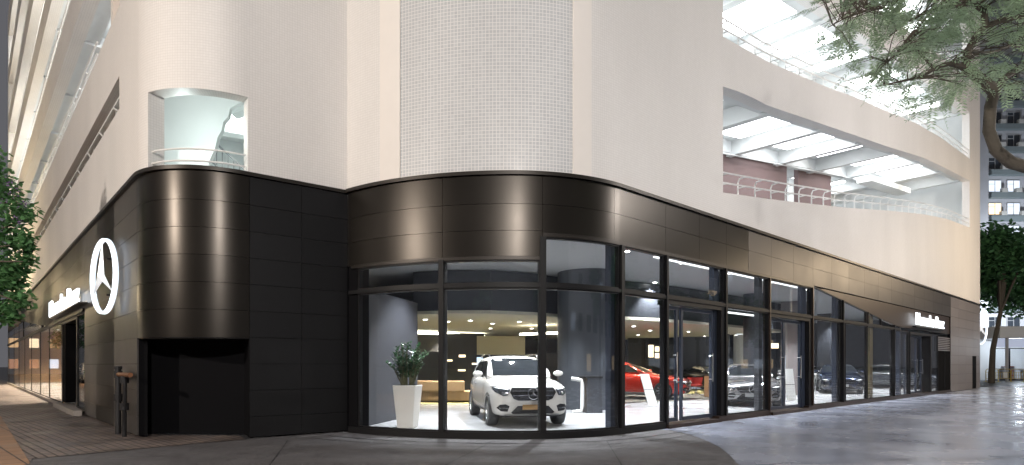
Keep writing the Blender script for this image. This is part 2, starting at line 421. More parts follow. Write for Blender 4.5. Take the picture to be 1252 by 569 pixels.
# left facade
LH = [(6.9, 7.6)] + [(9.1+3.65*k, 11.6+3.65*k) for k in range(5)]
SL1 = s_px(146); SL0 = .8
zs = HC
for a, b in LH:
    strip(m, SL0, SL1, zs, a, 0, .35, 6, ends=False); zs = b
strip(m, SL0, SL1, zs, HT, 0, .35); strip(m, SL1, SA, HC, HT, 0, .35); strip(m, 0, SL0, HC, HT, 0, .35)
part(m, 'wall', 'mosaic')
m = MB(); strip(m, XW[490], XW[700], HC, HT, -.005, .3); part(m, 'tile_panel', 'tile')
for a, b in ((466, 490), (700, 722)):
    m = MB(); strip(m, XW[a], XW[b], HC, HT, -.035, .32); part(m, 'wall_band', 'render')
m = MB()
for p, q in ((e0, e1),):
    m.hexa([(*(p+L*.36), HC), (*(p+L*.36-R*.3), HC), (*(q-R*.3), HC), (*q, HC)], [(*(p+L*.36), HT), (*(p+L*.36-R*.3), HT), (*(q-R*.3), HT), (*q, HT)])
    m.hexa([(*(p+L*.36), 0), (*(p+L*.36-R*.3), 0), (*(q-R*.3), 0), (*q, 0)], [(*(p+L*.36), HC-.002), (*(p+L*.36-R*.3), HC-.002), (*(q-R*.3), HC-.002), (*q, HC-.002)])
part(m, 'end_wall', 'render')

# cladding : backing + separate panels
rows = [.42+.505*k for k in range(9)]+[HC]
def panels(name, mat, s0, s1, z0, z1, cuts, backing=True, off=0, diag=None):
    if backing:
        m = MB(); strip(m, s0, s1, z0, z1, .028, .12, z0f=diag); part(m, 'cladding_backing', 'back')
    m = MB(); cs = [s0]+[c for c in cuts if s0+.15 < c < s1-.15]+[s1]
    zz = [z0]+[r for r in rows if z0+.08 < r < z1-.03]+[z1]; g = .0035
    for a, b in zip(cs, cs[1:]):
        for u, v in zip(zz, zz[1:]):
            if diag:
                da, db = diag(a), diag(b)
                if max(da, db) >= v-.02 and min(da, db) >= v-.02: continue
                strip(m, a+g, b-g, 0, v-g, off, .025, .25, z0f=lambda s, u=u, v=v: min(v-.02, max(u+g, diag(s)+g)))
            else: strip(m, a+g, b-g, u+g, v-g, off, .025)
    # weld panels into islands
    o = part(m, name, mat); bm = bmesh.new(); bm.from_mesh(o.data); bmesh.ops.remove_doubles(bm, verts=bm.verts, dist=.0006); bm.to_mesh(o.data); bm.free()
    o.data.polygons.foreach_set('use_smooth', [True]*len(o.data.polygons)); o.data.set_sharp_from_angle(angle=math.radians(30))
    return o
LX = [SA-2.4*k for k in range(30)]
sgL = s_px(103.5)
panels('cladding', 'clad2', sgL, SA, 0.05, HC, LX)
sPk, sPe = s_px(28), s_px(57)
def dgl(s): return 2.98 if s > sPe else (3.92 if s < sPk else 3.92-(s-sPk)/(sPe-sPk)*.94)
panels('fascia', 'clad2', 0, sgL, 2.98, HC, LX, diag=dgl)
panels('corner_cladding', 'clad', SA, SB, 1.92, HC, [])
panels('side_cladding', 'cladB', SB, SJ, 0.03, HC, [s_px(369)])
S663 = s_px(663.5)
panels('bay_fascia', 'clad', SJ, S663, 3.47, HC, [s_px(541)])
sD0, sD1, sBx = s_px(994), s_px(1100), s_px(1162.5)
RX = [s_px(x) for x in (751, 814, 855, 888, 915, 943, 970, 994, 1017, 1038, 1057, 1074, 1090, 1104, 1118, 1130, 1141, 1152, 1162.5, 1172, 1181, 1190)]
S814 = s_px(915)
panels('fascia', 'clad', S663, S814-.006, 3.92, HC, RX)
panels('fascia', 'clad2', S814, sBx, 3.92, HC, RX)
panels('fascia', 'clad', SJ+.001, SJ+.002, 3, 3.01, []) if False else None
panels('stone_cladding', 'stone', sBx, EJ, 0.03, HC, RX)
# recessed brown panel with the diagonal lower edge
def dgr(s): return 3.90-(s-sD0)/(sD1-sD0)*.92 if s < sD1 else 2.98
m = MB(); strip(m, sD0, sBx, 0, 3.90, .05, .12, .8, z0f=lambda s: dgr(s)+.045); part(m, 'sign_panel', 'copper')
# caps
m = MB(); strip(m, 0, EJ, HC, HC+.07, -.07, .2); part(m, 'cladding_cap', 'cap')
m = MB(); strip(m, S663, sD0, 3.84, 3.915, -.03, .16); part(m, 'fascia_trim', 'cap')
m = MB(); strip(m, SJ+.2, S663, 3.40, 3.465, -.03, .16); part(m, 'fascia_trim', 'cap')

# recess under the round corner
m = MB()
a_, b_ = A0+L*.75+R*.03, B0+R*.15+L*.75
m.extr([(*(A0+R*.12), .02), (*a_, .02), (*a_, 1.95), (*(A0+R*.12), 1.95)], (.05, .02, 0))
m.extr([(*a_, .02), (*b_, .02), (*b_, 1.95), (*a_, 1.95)], tuple(L.to_3d()*.1))
m.extr([(*b_, .02), (*(B0+R*.02), .02), (*(B0+R*.02), 1.95), (*b_, 1.95)], tuple(R.to_3d()*.05))
part(m, 'recess_wall', 'back')
m = MB(); m.prism([tuple(at(SA+(SB-SA)*k/10)+nrm(SA+(SB-SA)*k/10)*.02) for k in range(11)]+[tuple(B0+L*.8), tuple(A0+L*.8)], 1.905, 1.918); part(m, 'recess_soffit', 'frame')

# plinth and thresholds
def sillpart(a, b, z, off, th, mat='frame', name='plinth'):
    m = MB(); strip(m, a, b, 0.0, z, off, th, .5); return part(m, name, mat)
sillpart(SJ+.1, s_px(813.5), .13, -.03, .2); sillpart(s_px(813.5), s_px(878), .085, -.10, .6, 'copper', 'door_threshold')
sillpart(s_px(878), s_px(941), .14, -.03, .2, 'copper'); sillpart(s_px(941), s_px(988), .09, -.10, .6, 'copper', 'door_threshold')
sillpart(s_px(988), sBx, .14, -.03, .2, 'copper')
sillpart(0, s_px(94), .12, -.05, .25, 'kerb'); sillpart(s_px(76), sgL, .16, -.25, .19, 'kerb', 'door_threshold')

# ---- glazing: one window part per pane group: frame member = window_frame, pane = sub-part
def bar(mb, s, z0, z1, wd=.07, dp=.14, off=-.01):
    strip(mb, s-wd/2, s+wd/2, z0, z1, off, dp)
def window(s0, s1, z0, z1, diag=None, w=.03, fm='frame', fd=.09):
    """frame ring with a pane as sub-part"""
    m = MB(); zt = diag if diag else (lambda s: z1)
    strip(m, s0+w, s1-w, z0, z0+w, .0, fd); strip(m, s0+w, s1-w, 0, 0, 0, fd, z0f=lambda s: zt(s)-w, z1f=zt)
    strip(m, s0, s0+w, z0, 0, 0, fd, z1f=zt); strip(m, s1-w, s1, z0, 0, 0, fd, z1f=zt)
    f = part(m, 'window', fm)
    m = MB(); strip(m, s0+w+.002, s1-w-.002, z0+w+.002, 0, min(.035, fd*.3), min(.02, fd*.4), z1f=lambda s: zt(s)-w-.002)
    p = m.build('pane', 'glass', f, smooth=False)
    return f
TR0, TR1 = 2.875, 2.95
# bay
m = MB(); strip(m, SJ+.12, sD1, TR0, TR1, -.035, .16); part(m, 'transom', 'frame')
bays = [(438, 538.5), (541.5, 661), (666, 757), (763, 813)]
for i, (a, b) in enumerate(bays):
    a, b = s_px(a), s_px(b); top = 3.40 if i < 2 else 3.84
    window(a, b, .13, TR0); window(a, b, TR1, top)
for px, wd in ((540, .10), (663.5, .12), (760, .10)):
    m = MB(); bar(m, s_px(px), .13, 3.42 if px < 663 else 3.84, wd, .22, -.05); part(m, 'mullion', 'frame')
for px, wd in ((814.5, .07),):
    m = MB(); bar(m, s_px(px), .08, 3.84, wd, .2, -.05); part(m, 'mullion', 'frame')
m = MB(); bar(m, SJ+.2, 0, 3.47, .3, .3, .02); part(m, 'mullion', 'back')
m = MB(); c_ = J0+L*.22+R*.12; m.box((c_.x, c_.y, 2.49), (.3, .3, 4.98), math.atan2(R.y, R.x)); part(m, 'corner_filler', 'back')
# big posts inside, behind the glass line
for px, wd, mat in ((755.5, .14, 'post'), (882, .24, 'post'), (935.5, .2, 'dark'), (988.5, .30, 'post'), (1028.5, .2, 'post'), (1070, .34, 'ochre'), (1105, .24, 'post')):
    m = MB(); strip(m, s_px(px)-wd/2, s_px(px)+wd/2, .05, 4.3, .13, .14); part(m, 'post', mat)
# right facade windows
for a, b in ((888, 939.5), (994, 1027), (1034, 1060), (1061, 1092), (1094, 1111)):
    sa, sb = s_px(a), s_px(b); window(sa, sb, .14, TR0)
for a, b in ((815.5, 886), (888, 939.5), (941, 992)):
    window(s_px(a), s_px(b), TR1, 3.84)
for a, b in ((994, 1029), (1031, 1060), (1062, 1078)):
    window(s_px(a), s_px(b), TR1, 3.8, diag=lambda s: dgr(s)+.02, fm='frame')
for px in (887, 940.3, 993, 1030.5, 1093):
    m = MB(); bar(m, s_px(px), .14, 3.84 if px < 1000 else dgr(s_px(px)), .07, .2, -.045); part(m, 'mullion', 'copper' if 900 < px < 1000 else 'frame')
# left facade glazing
m = MB(); strip(m, 0, sgL, 2.88, 2.98, -.05, .16); part(m, 'transom', 'frame')
xl = [sgL-.05, s_px(92)-.0] 
door0, door1 = s_px(76), s_px(94)
sl = [0.1]+[s_px(x) for x in (6, 11, 17, 23, 30, 38, 49, 60)]+[door0]
for a, b in zip(sl, sl[1:]):
    window(a, b, .12, 2.88, w=.03, fd=.03)
    if a < sPk: window(a, min(b, sPk), 2.98, 3.9, w=.03, fd=.03)
a = sPk
window(sPk, sPe-2.2, 2.98, 3.9, diag=dgl, w=.03)
window(door1, sgL, .16, 2.88, w=.04)
# doors
def door(s0, s1, zb, zt, leaf, name, label, inset=.45, open_=0, fm='frame'):
    d = MB()
    strip(d, s0, s0+.06, zb, zt, .0, .12); strip(d, s1-.16, s1, zb, zt, .0, inset+.1); strip(d, s0+.06, s1-.16, zt-.10, zt, .0, inset+.1)
    dr = part(d, name, fm); dr['label'] = label
    for a, b in leaf:
        m = MB(); z0 = zb+.02; z1 = zt-.12
        strip(m, a, a+.07, z0, z1, inset-.05, .06); strip(m, b-.07, b, z0, z1, inset-.05, .06)
        strip(m, a+.07, b-.07, z0, z0+.09, inset-.05, .06); strip(m, a+.07, b-.07, z1-.07, z1, inset-.05, .06)
        lf = m.build('door_leaf', 'post', dr)
        m = MB(); strip(m, a+.07, b-.07, z0+.09, z1-.07, inset-.03, .02); m.build('pane', 'glass', dr)
        m = MB(); mid = b-.16; p = at(mid)+nrm(mid)*(inset-.13); m.tube([(*p, 1.0), (*p, 1.7)], .018, 8)
        for zz in (1.06, 1.64): m.tube([(*p, zz), (*(p+nrm(mid)*.1), zz)], .011, 6)
        m.build('handle', 'chrome', dr, smooth=True)
dA, dB = s_px(816), s_px(886); door(dA, dB, .09, TR0, [(dA+.1, dA+.1+(dB-dA)*.22), (s_px(840), dB-.3)], 'entrance_door', 'dark framed glass entrance door under the clerestory', .2)
dA, dB = s_px(941), s_px(992); door(dA, dB, .09, TR0, [(dA+.1, (dA+dB)/2-.1), ((dA+dB)/2-.1, dB-.4)], 'entrance_door', 'narrow double glass door beside the blue-grey post', .22)
dA, dB = s_px(1113), s_px(1139); door(dA, dB, .09, TR0, [(dA+.2, (dA+dB)/2+.2), ((dA+dB)/2+.2, dB-.7)], 'entrance_door', 'far glass door below the lit name sign', .3)
window(s_px(1139), s_px(1147), .14, TR0)
door(door0, door1, .17, 2.88, [(door0+.3, door1-1.0)], 'entrance_door', 'side street glass door with black jamb', .35)
m = MB(); strip(m, door0, door0+.7, .17, 2.88, .02, .5); part(m, 'door_jamb', 'back')
# louvre + dark service doors
v0, v1 = s_px(1147.5), sBx-.02
m = MB(); strip(m, v0, v1, .05, 2.1, .02, .1)
sv = part(m, 'service_door', 'back')
m = MB(); strip(m, (v0+v1)/2-.02, (v0+v1)/2+.02, .05, 2.1, 0.0, .03); m.build('door_edge', 'frame', sv)
m = MB()
for k in range(8): strip(m, v0, v1, 2.14+.09*k, 2.19+.09*k, .03, .08)
part(m, 'louvre', 'stone')
m = MB(); strip(m, v0, v1, 2.1, 2.9, .14, .05); part(m, 'louvre_backing', 'back')
m = MB(); strip(m, s_px(1189), s_px(1193.3), .06, 1.95, -.012, .04); part(m, 'service_hatch', 'back')

# hatch on the left cladding
m = MB(); strip(m, s_px(141), s_px(150), .55, 1.25, -.008, .03); part(m, 'access_hatch', 'clad')

# ------------------------------------------------------------------ showroom shell
FL = .05
def inn(s, d): return at(s)+nrm(s)*d
foot = [tuple(inn(s, .1)) for s in samp(SJ, EJ-.4, 3)]
back_l = J0+L*17+R*(-3.0); back_r = T0+R*(TR-.4)+L*17
m = MB(); m.prism(foot+[tuple(back_r), tuple(back_l)], .0, FL); o = part(m, 'showroom_floor', 'floor')
m = MB(); m.prism([tuple(inn(s, .45)) for s in samp(SJ, EJ-.4, 3)]+[tuple(back_r), tuple(back_l)], 4.32, 4.45); part(m, 'showroom_ceiling', 'ceil')
def wallseg(name, a, b, z0, z1, mat, th=.15):
    a, b = Vector(a), Vector(b); t = (b-a).normalized(); n = Vector((-t.y, t.x))*th
    m = MB(); m.hexa([(*a, z0), (*b, z0), (*(b+n), z0), (*(a+n), z0)], [(*a, z1), (*b, z1), (*(b+n), z1), (*(a+n), z1)]); return part(m, name, mat)
wallseg('back_wall', back_r, back_l, FL, 4.3, 'slate')
wl0 = J0+L*.35; wallseg('inner_wall', wl0, back_l, FL, 4.3, 'dark', .2)
wallseg('display_wall', (-3.28, 12.95), (-2.58, 16.3), FL, 3.1, P('plum_wall', (.03, .032, .04), .6, var=.2), .12)
wallseg('partition_wall', back_r-R*1.5, T0+R*(TR-2)+L*.5, FL, 4.3, 'dark')
# dropped cream ceiling with dark fascia
edge = [W3(505, 380, 18.6), W3(545, 380, 18.2), W3(600, 380, 18.2), W3(650, 386, 18.8), W3(700, 390, 20), W3(764, 390, 20.5), W3(812, 392, 21.5), W3(880, 397, 24), W3(960, 404, 28.5)]
edge = [Vector((p.x, p.y)) for p in edge]
lo = edge[0]+Vector((-3, 1)); far = [T0+R*20+L*16.8, back_l+R*3.0+L*-.2]
poly = [tuple(p) for p in edge]+[tuple(p) for p in far]
m = MB(); m.prism(poly, 2.98, 3.08); part(m, 'dropped_ceiling', 'cream')
m = MB()
for a, b in zip(edge, edge[1:]):
    m.hexa([(*a, 3.09), (*b, 3.09), (*(b+Vector((0, .12))), 3.09), (*(a+Vector((0, .12))), 3.09)], [(*a, 4.3), (*b, 4.3), (*(b+Vector((0, .12))), 4.3), (*(a+Vector((0, .12))), 4.3)])
part(m, 'ceiling_fascia', 'dark')
# cove strips
m = MB(); m.tube([W3(510, 407, 27), W3(560, 409, 28.5), W3(592, 411, 29.5)], .05, 6); part(m, 'cove_light', 'cove')
m = MB(); m.tube([W3(636, 409, 24), W3(660, 408, 23.5), W3(690, 407, 23)], .045, 6); part(m, 'cove_light', 'cove')
m = MB(); strip(m, s_px(815), sD0-.3, 3.84, 3.87, .3, .05); part(m, 'cove_light', 'covew')
m = MB(); strip(m, s_px(888), s_px(935), 2.78, 2.82, .28, .05); part(m, 'cove_light', 'covew')
# round column(s)
def column(x, y, r, z1, mat='colm'):
    m = MB(); m.lathe([(0, FL), (r, FL), (r, z1), (0, z1)], (x, y, 0), 48); return part(m, 'column', mat, smooth=True)
column(2.42, 18.9, .98, 4.32)
column(*W3(922, 0, 24.5).xy, .42, 4.32); column(*W3(905, 0, 33).xy, .35, 4.32, 'white')
def pillar(px, d, wx, mat='slate', z1=4.32):
    p = W3(px, 0, d); m = MB(); m.box((p.x, p.y, (FL+z1)/2), (wx, wx, z1-FL), .74); return part(m, 'pillar', mat)
pillar(972, 27.5, .9, 'stone'); pillar(880, 30, .7, 'slate'); pillar(1010, 34, .7, 'dark')
# dark shelf wall at the back with niches
def wpanel(name, px0, py0, px1, py1, d, mat, th=.1, d1=None, parent=None):
    a = W3(px0, py1, d); b = W3(px1, py1, d1 or d); z1 = EYE+(HY-py0)/F*d
    m = MB(); m.hexa([(a.x, a.y, a.z), (b.x, b.y, a.z), (b.x, b.y+th, a.z), (a.x, a.y+th, a.z)], [(a.x, a.y, z1), (b.x, b.y, z1), (b.x, b.y+th, z1), (a.x, a.y+th, z1)])
    return part(m, name, mat, parent)
sw = wpanel('shelf_wall', 538, 408, 592, 486, 27.5, 'dark', .3)
for x0, y0, x1, y1 in ((561, 434, 569, 437), (560, 452, 569, 454), (561, 467, 568, 469), (546, 440, 553, 442), (577, 444, 585, 446)):
    wpanel('niche', x0, y0, x1, y1, 27.46, 'niche', .05, parent=sw)
wpanel('feature_wall', 583, 411, 642, 434, 27.2, 'creamw', .1)
wpanel('feature_wall', 560, 432, 690, 486, 29, 'dark', .1)
wpanel('wall_screen', 583, 437, 590, 448, 27.1, 'screen', .06)
wpanel('feature_wall', 508, 410, 540, 430, 26, 'slate', .1)
wpanel('feature_wall', 768, 412, 880, 470, 34.5, 'dark', .2)
wpanel('feature_wall', 766, 398, 872, 412, 34.2, 'creamw', .2)
bs = wpanel('bookshelf', 790, 420, 815, 440, 34, 'dark', .3)
for x0, y0, x1, y1 in ((793, 422, 799, 437), (801, 424, 806, 430), (801, 432, 806, 438), (808, 424, 812, 437)):
    wpanel('niche', x0, y0, x1, y1, 33.96, 'niche', .05, parent=bs)
wpanel('wall_window', 911, 419, 918, 440, 33.8, 'screen', .05); wpanel('wall_window', 920, 422, 926, 438, 33.8, 'screen', .05)
wpanel('light_box', 938, 420, 952, 426, 30, 'niche', .05)
wpanel('light_box', 900, 403, 930, 409, 30, 'covew', .05)
wpanel('wall_window', 975, 419, 984, 442, 36, 'screen', .05)

# ------------------------------------------------------------------ left side room
lfoot = [A0+L*6.5+R*.3, A0+L*(TL-1)+R*.3, A0+L*(TL-1)+R*6, A0+L*6.5+R*6]
m = MB(); m.prism([tuple(p) for p in lfoot], 0, .1); part(m, 'side_room_floor', 'floor')
m = MB(); m.prism([tuple(p) for p in lfoot], 4.0, 4.12); part(m, 'side_room_ceiling', 'cream')
wallseg('side_room_wall', A0+L*6.5+R*6, A0+L*(TL-1)+R*6, .1, 4.0, 'wood'); wallseg('side_room_wall', A0+L*6.5+R*.3, A0+L*6.5+R*6, .1, 4.0, 'slate')
wallseg('side_room_wall', A0+L*(TL-1)+R*.3, A0+L*(TL-1)+R*6, .1, 4.0, 'wood')
for k in range(9):
    c = A0+L*(9+4*k)+R*5.8; m = MB(); m.box((c.x, c.y, 1.8), (.1, 1.6, 1.2), math.atan2(L.y, L.x)-PI/2); part(m, 'wall_panel', 'slate' if k % 2 else 'niche')

# ------------------------------------------------------------------ car park decks
def deck(s0, s1, tz, name, depth=11, beams=True, step=2.2, cell=4.4, tubes='tube', bd=.55, nrow=3, frac=1):
    """ceiling slab over an opening: coffered with beams, fittings inside the coffers. tz(s)=opening top"""
    up = .10
    m = MB(); strip(m, s0, s1, 0, 0, .36, depth, step, z0f=lambda s: tz(s)+up+bd, z1f=lambda s: tz(s)+up+bd+.15)
    sl_ = part(m, name, 'parkw')
    m = MB(); n = max(1, round((s1-s0)/cell)); cl = (s1-s0)/n
    for k in range(n+1):
        sc = s0+cl*k; strip(m, max(s0, sc-.2), min(s1, sc+.2), 0, 0, .37, depth-.02, 9, z0f=lambda s: tz(s)+up, z1f=lambda s: tz(s)+up+bd-.002)
    for r in range(nrow+1):
        d0 = .38 + (depth-.8)*r/nrow
        for k in range(n):
            a, b = s0+cl*k+.201, s0+cl*(k+1)-.201
            strip(m, a, b, 0, 0, d0, .4, step, z0f=lambda s: tz(s)+up+.08, z1f=lambda s: tz(s)+up+bd-.002)
    m.build('beam', 'parkw', sl_)
    for r in range(nrow):
        d0 = .38+(depth-.8)*(r+.5)/nrow+.1
        for k in range(n):
            if random.random() > frac: continue
            sc = s0+cl*(k+.5); m = MB(); hx = cl*(.34 if (k*7+r*3) % 3 else .15); hd = (depth-.8)/nrow*(.30 if r == 0 else .16)
            strip(m, sc-hx, sc+hx, 0, 0, d0-hd, hd*2, 9, z0f=lambda s: tz(s)+up+bd-.12, z1f=lambda s: tz(s)+up+bd-.06); m.build('light_panel', tubes, sl_)
    return sl_
def deckfloor(s0, s1, bz, name, depth=11):
    m = MB(); strip(m, s0, s1, 0, 0, .36, depth, 2, z0f=lambda s: bz(s)-1.15, z1f=lambda s: bz(s)-.95); return part(m, name, 'parkg')
for nme, tb, bb in (('deck_ceiling', R1t, R1b), ('deck_ceiling', R2t, R2b), ('deck_ceiling', R3t, R3b)):
    deck(SO0-.3, SO1+.3, lambda s, tb=tb: interp(tb, s), nme)
deckfloor(SO0-.3, SO1+.3, lambda s: interp(R1b, s), 'deck_floor')
# back walls of the decks
m = MB(); strip(m, ST, EJ-.4, HC, HT, 11.4, .2, 8); part(m, 'deck_back_wall', 'parkw')
def dwall(px0, px1, d, z0, z1, mat, name='deck_wall'):
    s0, s1 = s_px(px0), s_px(px1); m = MB(); strip(m, s0, s1, z0, z1, d, .2); return part(m, name, mat)
def s_in(px, q):
    r = (px-CX)/F; p0 = T0+L*q; t_ = (r*p0.y-p0.x)/(R.x-r*R.y); return ST+t_, p0.y+R.y*t_
def iwall(px0, px1, y0, y1, q, mat, zb=5.2, th=.2):
    (sa, da), (sb, db) = s_in(px0, q), s_in(px1, q); za, zb_ = EYE+(HY-y0)/F*da, EYE+(HY-y1)/F*db
    m = MB(); strip(m, sa, sb, zb, 0, q, th, z1f=lambda s: za+(zb_-za)*(s-sa)/(sb-sa)); return part(m, 'deck_wall', mat)
iwall(880, 962, 182, 196, 4.0, 'pink'); iwall(976, 1016, 199, 208, 4.2, 'pink')
for sp in (ST+9.8, ST+17, ST+24):
    c = at(sp)+nrm(sp)*6.8; m = MB(); m.box((c.x, c.y, 13), (.6, .6, 14), .74); part(m, 'deck_column', 'parkw')
# duct
m = MB(); strip(m, s_px(1140), s_px(1180), 0, 0, 2.6, .7, 3, z0f=lambda s: interp(R1t, s)-.3, z1f=lambda s: interp(R1t, s)-.0); part(m, 'air_duct', 'parkw')
m = MB(); strip(m, s_px(1140), s_px(1180), 0, 0, 2.4, .9, 3, z0f=lambda s: interp(R2t, s)-.7, z1f=lambda s: interp(R2t, s)-.2); part(m, 'air_duct', 'parkw')
m = MB(); strip(m, EJ-.75, EJ-.4, HC, HT, .36, 11); part(m, 'deck_end_wall', 'parkw')
m = MB(); strip(m, SO0-.8, SO0-.45, HC, HT, .36, 9); part(m, 'deck_end_wall', 'parkw')
for q_, tb in ((3.6, R1t), (3.6, R2t)):
    m = MB(); ss = samp(SO0, SO1, 2); m.tube([(*(at(s)+nrm(s)*q_), interp(tb, s)+.04) for s in ss], .03, 6); part(m, 'pipe', 'parkw', smooth=True)
# pipe drops
m = MB(); c = at(ST+7.5)+nrm(ST+7.5)*4; m.tube([(*c, 11.4), (*c, 7)], .04, 6); c = at(ST+8.6)+nrm(ST+8.6)*4; m.tube([(*c, 11.4), (*c, 7)], .04, 6); part(m, 'pipe', 'parkw')

def railing(s0, s1, bz, sp=1.0, r=.022, hs=(.27, .53), posts=True):
    m = MB()
    for h in hs:
        ss = samp(s0, s1, 1.2); m.tube([(*(at(s)+nrm(s)*.07), bz(s)+h) for s in ss], r, 6)
    rl = part(m, 'railing', 'rail', smooth=True)
    n = int((s1-s0)/sp)
    if posts:
        for k in range(n):
            s = s0+.35+k*sp; p = at(s); nn = nrm(s); z = bz(s); m = MB()
            m.tube([(*(p+nn*.30), z-.0), (*(p+nn*.30), z+.42), (*(p+nn*.26), z+.51), (*(p+nn*.07), z+.53)], .02, 6)
            m.tube([(*(p+nn*.29), z+.27), (*(p+nn*.07), z+.27)], .016, 6); m.build('post', 'rail', rl)
    return rl
for bt in (R1b, R2b, R3b): railing(SO0+.02, SO1-.02, lambda s, bt=bt: interp(bt, s), 1.0 if bt is not R3b else 2)
# left decks
for i, (a, b) in enumerate(LH[1:]):
    s_end = SL1-.02 if i else s_px(115)
    deck(SL0, s_end, lambda s, b=b: b, 'deck_ceiling', 8, step=9, cell=5.2, tubes='tube' if i == 0 else 'tubeW', bd=.35, nrow=2, frac=.9 if i < 1 else .6)
    railing(SL0, s_end, lambda s, a=a: a, 1.3 if i < 2 else 2.6, hs=(.3, .6), posts=i < 3)
m = MB(); strip(m, SL0, SL1, HC, HT, 8.4, .2, 12); part(m, 'deck_back_wall', 'parkw')
m = MB(); strip(m, SL0-.5, SL0-.3, HC, HT, .36, 8); part(m, 'deck_end_wall', 'parkw')
m = MB(); strip(m, s_px(115)+.0, s_px(115)+.3, HC, HT, .36, 6); part(m, 'deck_end_wall', 'render')
m = MB(); strip(m, s_px(115)+.3, SA-.6, 8.4, 12.5, .8, .2); part(m, 'store_wall', 'wood')
# slit window with pipes and grille
m = MB(); strip(m, SL0, SL1, 6.5, 8.2, .7, .2, 12); part(m, 'slit_back_wall', 'parkg')
m = MB(); strip(m, SL0, SL1, 7.65, 7.8, .36, 1.2, 12); part(m, 'slit_soffit', 'parkg')
m = MB()
for k in range(16): s = SL1-.5-k*1.7; strip(m, s-.02, s+.02, 6.9, 7.6, .28, .04)
strip(m, SL0, SL1, 7.36, 7.41, .10, .04, 8)
for k in range(14): s = SL1-.4-k*2.0; m.tube([(*(at(s)+nrm(s)*.12), 6.95), (*(at(s-1.0)+nrm(s-1)*.12), 7.38)], .025, 6)
part(m, 'window_grille', 'rail')
m = MB(); m.tube([(*(at(s)+nrm(s)*.5), 7.05) for s in samp(SL0, SL1-.2, 4)], .05, 6); m.tube([(*(at(s)+nrm(s)*.8), 7.4) for s in samp(SL0, SL1-.2, 4)], .07, 6); part(m, 'pipe', 'parkg', smooth=True)

# ------------------------------------------------------------------ stair landing in the round corner
m = MB()
cc = O0+L*.9+R*.9
m.prism([tuple(O0+Vector((math.cos(a), math.sin(a)))*1.2) for a in [2*PI*k/24 for k in range(24)]], 4.9, 5.0) if False else None
lf = [tuple(at(s)+nrm(s)*.31) for s in samp(SA, SB, 1)]+[tuple(B0+L*5), tuple(A0+R*5+L*3)]
m.prism([tuple(A0+L*.3+R*.31)]+[tuple(at(s)+nrm(s)*.31) for s in samp(SA, SB, 1)]+[tuple(B0+R*1.2+L*.31), tuple(B0+R*1.2+L*4), tuple(A0+R*.31+L*4)], 4.8, 4.95)
part(m, 'stair_landing', 'parkw')
m = MB(); m.prism([tuple(A0+L*.3+R*.31)]+[tuple(at(s)+nrm(s)*.31) for s in samp(SA, SB, 1)]+[tuple(B0+R*1.2+L*.31), tuple(B0+R*1.2+L*4), tuple(A0+R*.31+L*4)], 8.3, 8.4)
part(m, 'stair_ceiling', 'parkw')
m = MB(); m.extr([W3(x, y, 13.3) for x, y in ((170, 222), (251, 222), (256, 197), (263, 181), (266, 168), (271, 160), (273, 149), (279, 143), (281, 133), (288, 129), (304, 122), (304, 88), (170, 88))], (0, .12, 0)); part(m, 'stair_soffit', 'parkw')
m = MB(); m.extr([W3(x, y, 14.2) for x, y in ((283, 140), (306, 132), (306, 126), (283, 132))], (0, .3, 0)); m.extr([W3(x, y, 14.8) for x, y in ((262, 165), (306, 172), (306, 166), (262, 159))], (0, .3, 0)); part(m, 'stair_beam', 'white')
m = MB(); a, b = A0+R*.31+L*4, B0+R*1.2+L*4; m.extr([(*a, 4.9), (*b, 4.9), (*b, 8.3), (*a, 8.3)], (.1, .1, 0)); a = B0+R*1.25+L*.31; m.extr([(*a, 4.9), (*b, 4.9), (*b, 8.3), (*a, 8.3)], (.1, -.05, 0)); part(m, 'stair_wall', 'parkw')
m = MB()
for k in range(7): x = 258+7*k; m.tube([W3(x, 216, 13.8), W3(x, 171+k*6.2, 13.8)], .012, 6)
m.tube([W3(254, 166, 13.8), W3(303, 211, 13.8)], .028, 6); m.tube([W3(254, 192, 13.8), W3(275, 214, 13.8)], .025, 6); part(m, 'stair_handrail', 'parkg', smooth=True)
railing(OC0+.02, OC1-.02, lambda s: HC+.05, .95, .018, (.14, .36), posts=False)
for pos, en in ((W3(285, 118, 14.8), 110), (W3(225, 150, 12.1), 34)):
    lt = bpy.data.lights.new('stair_lamp', 'POINT'); lt.energy = en; lt.color = (.88, 1, .97); lt.shadow_soft_size = .12
    lo_ = bpy.data.objects.new('stair_lamp', lt); COL.objects.link(lo_); lo_.parent = bld; lo_.location = pos-Vector((0, 14, 0))
# roof
m = MB(); m.prism([tuple(at(s)+nrm(s)*.05) for s in samp(0.1, cum[-1]-.1, 12)]+[tuple(e1-R*.2), tuple(A0+L*TL+R*14)], HT-.2, HT-.02); part(m, 'roof', 'parkg')

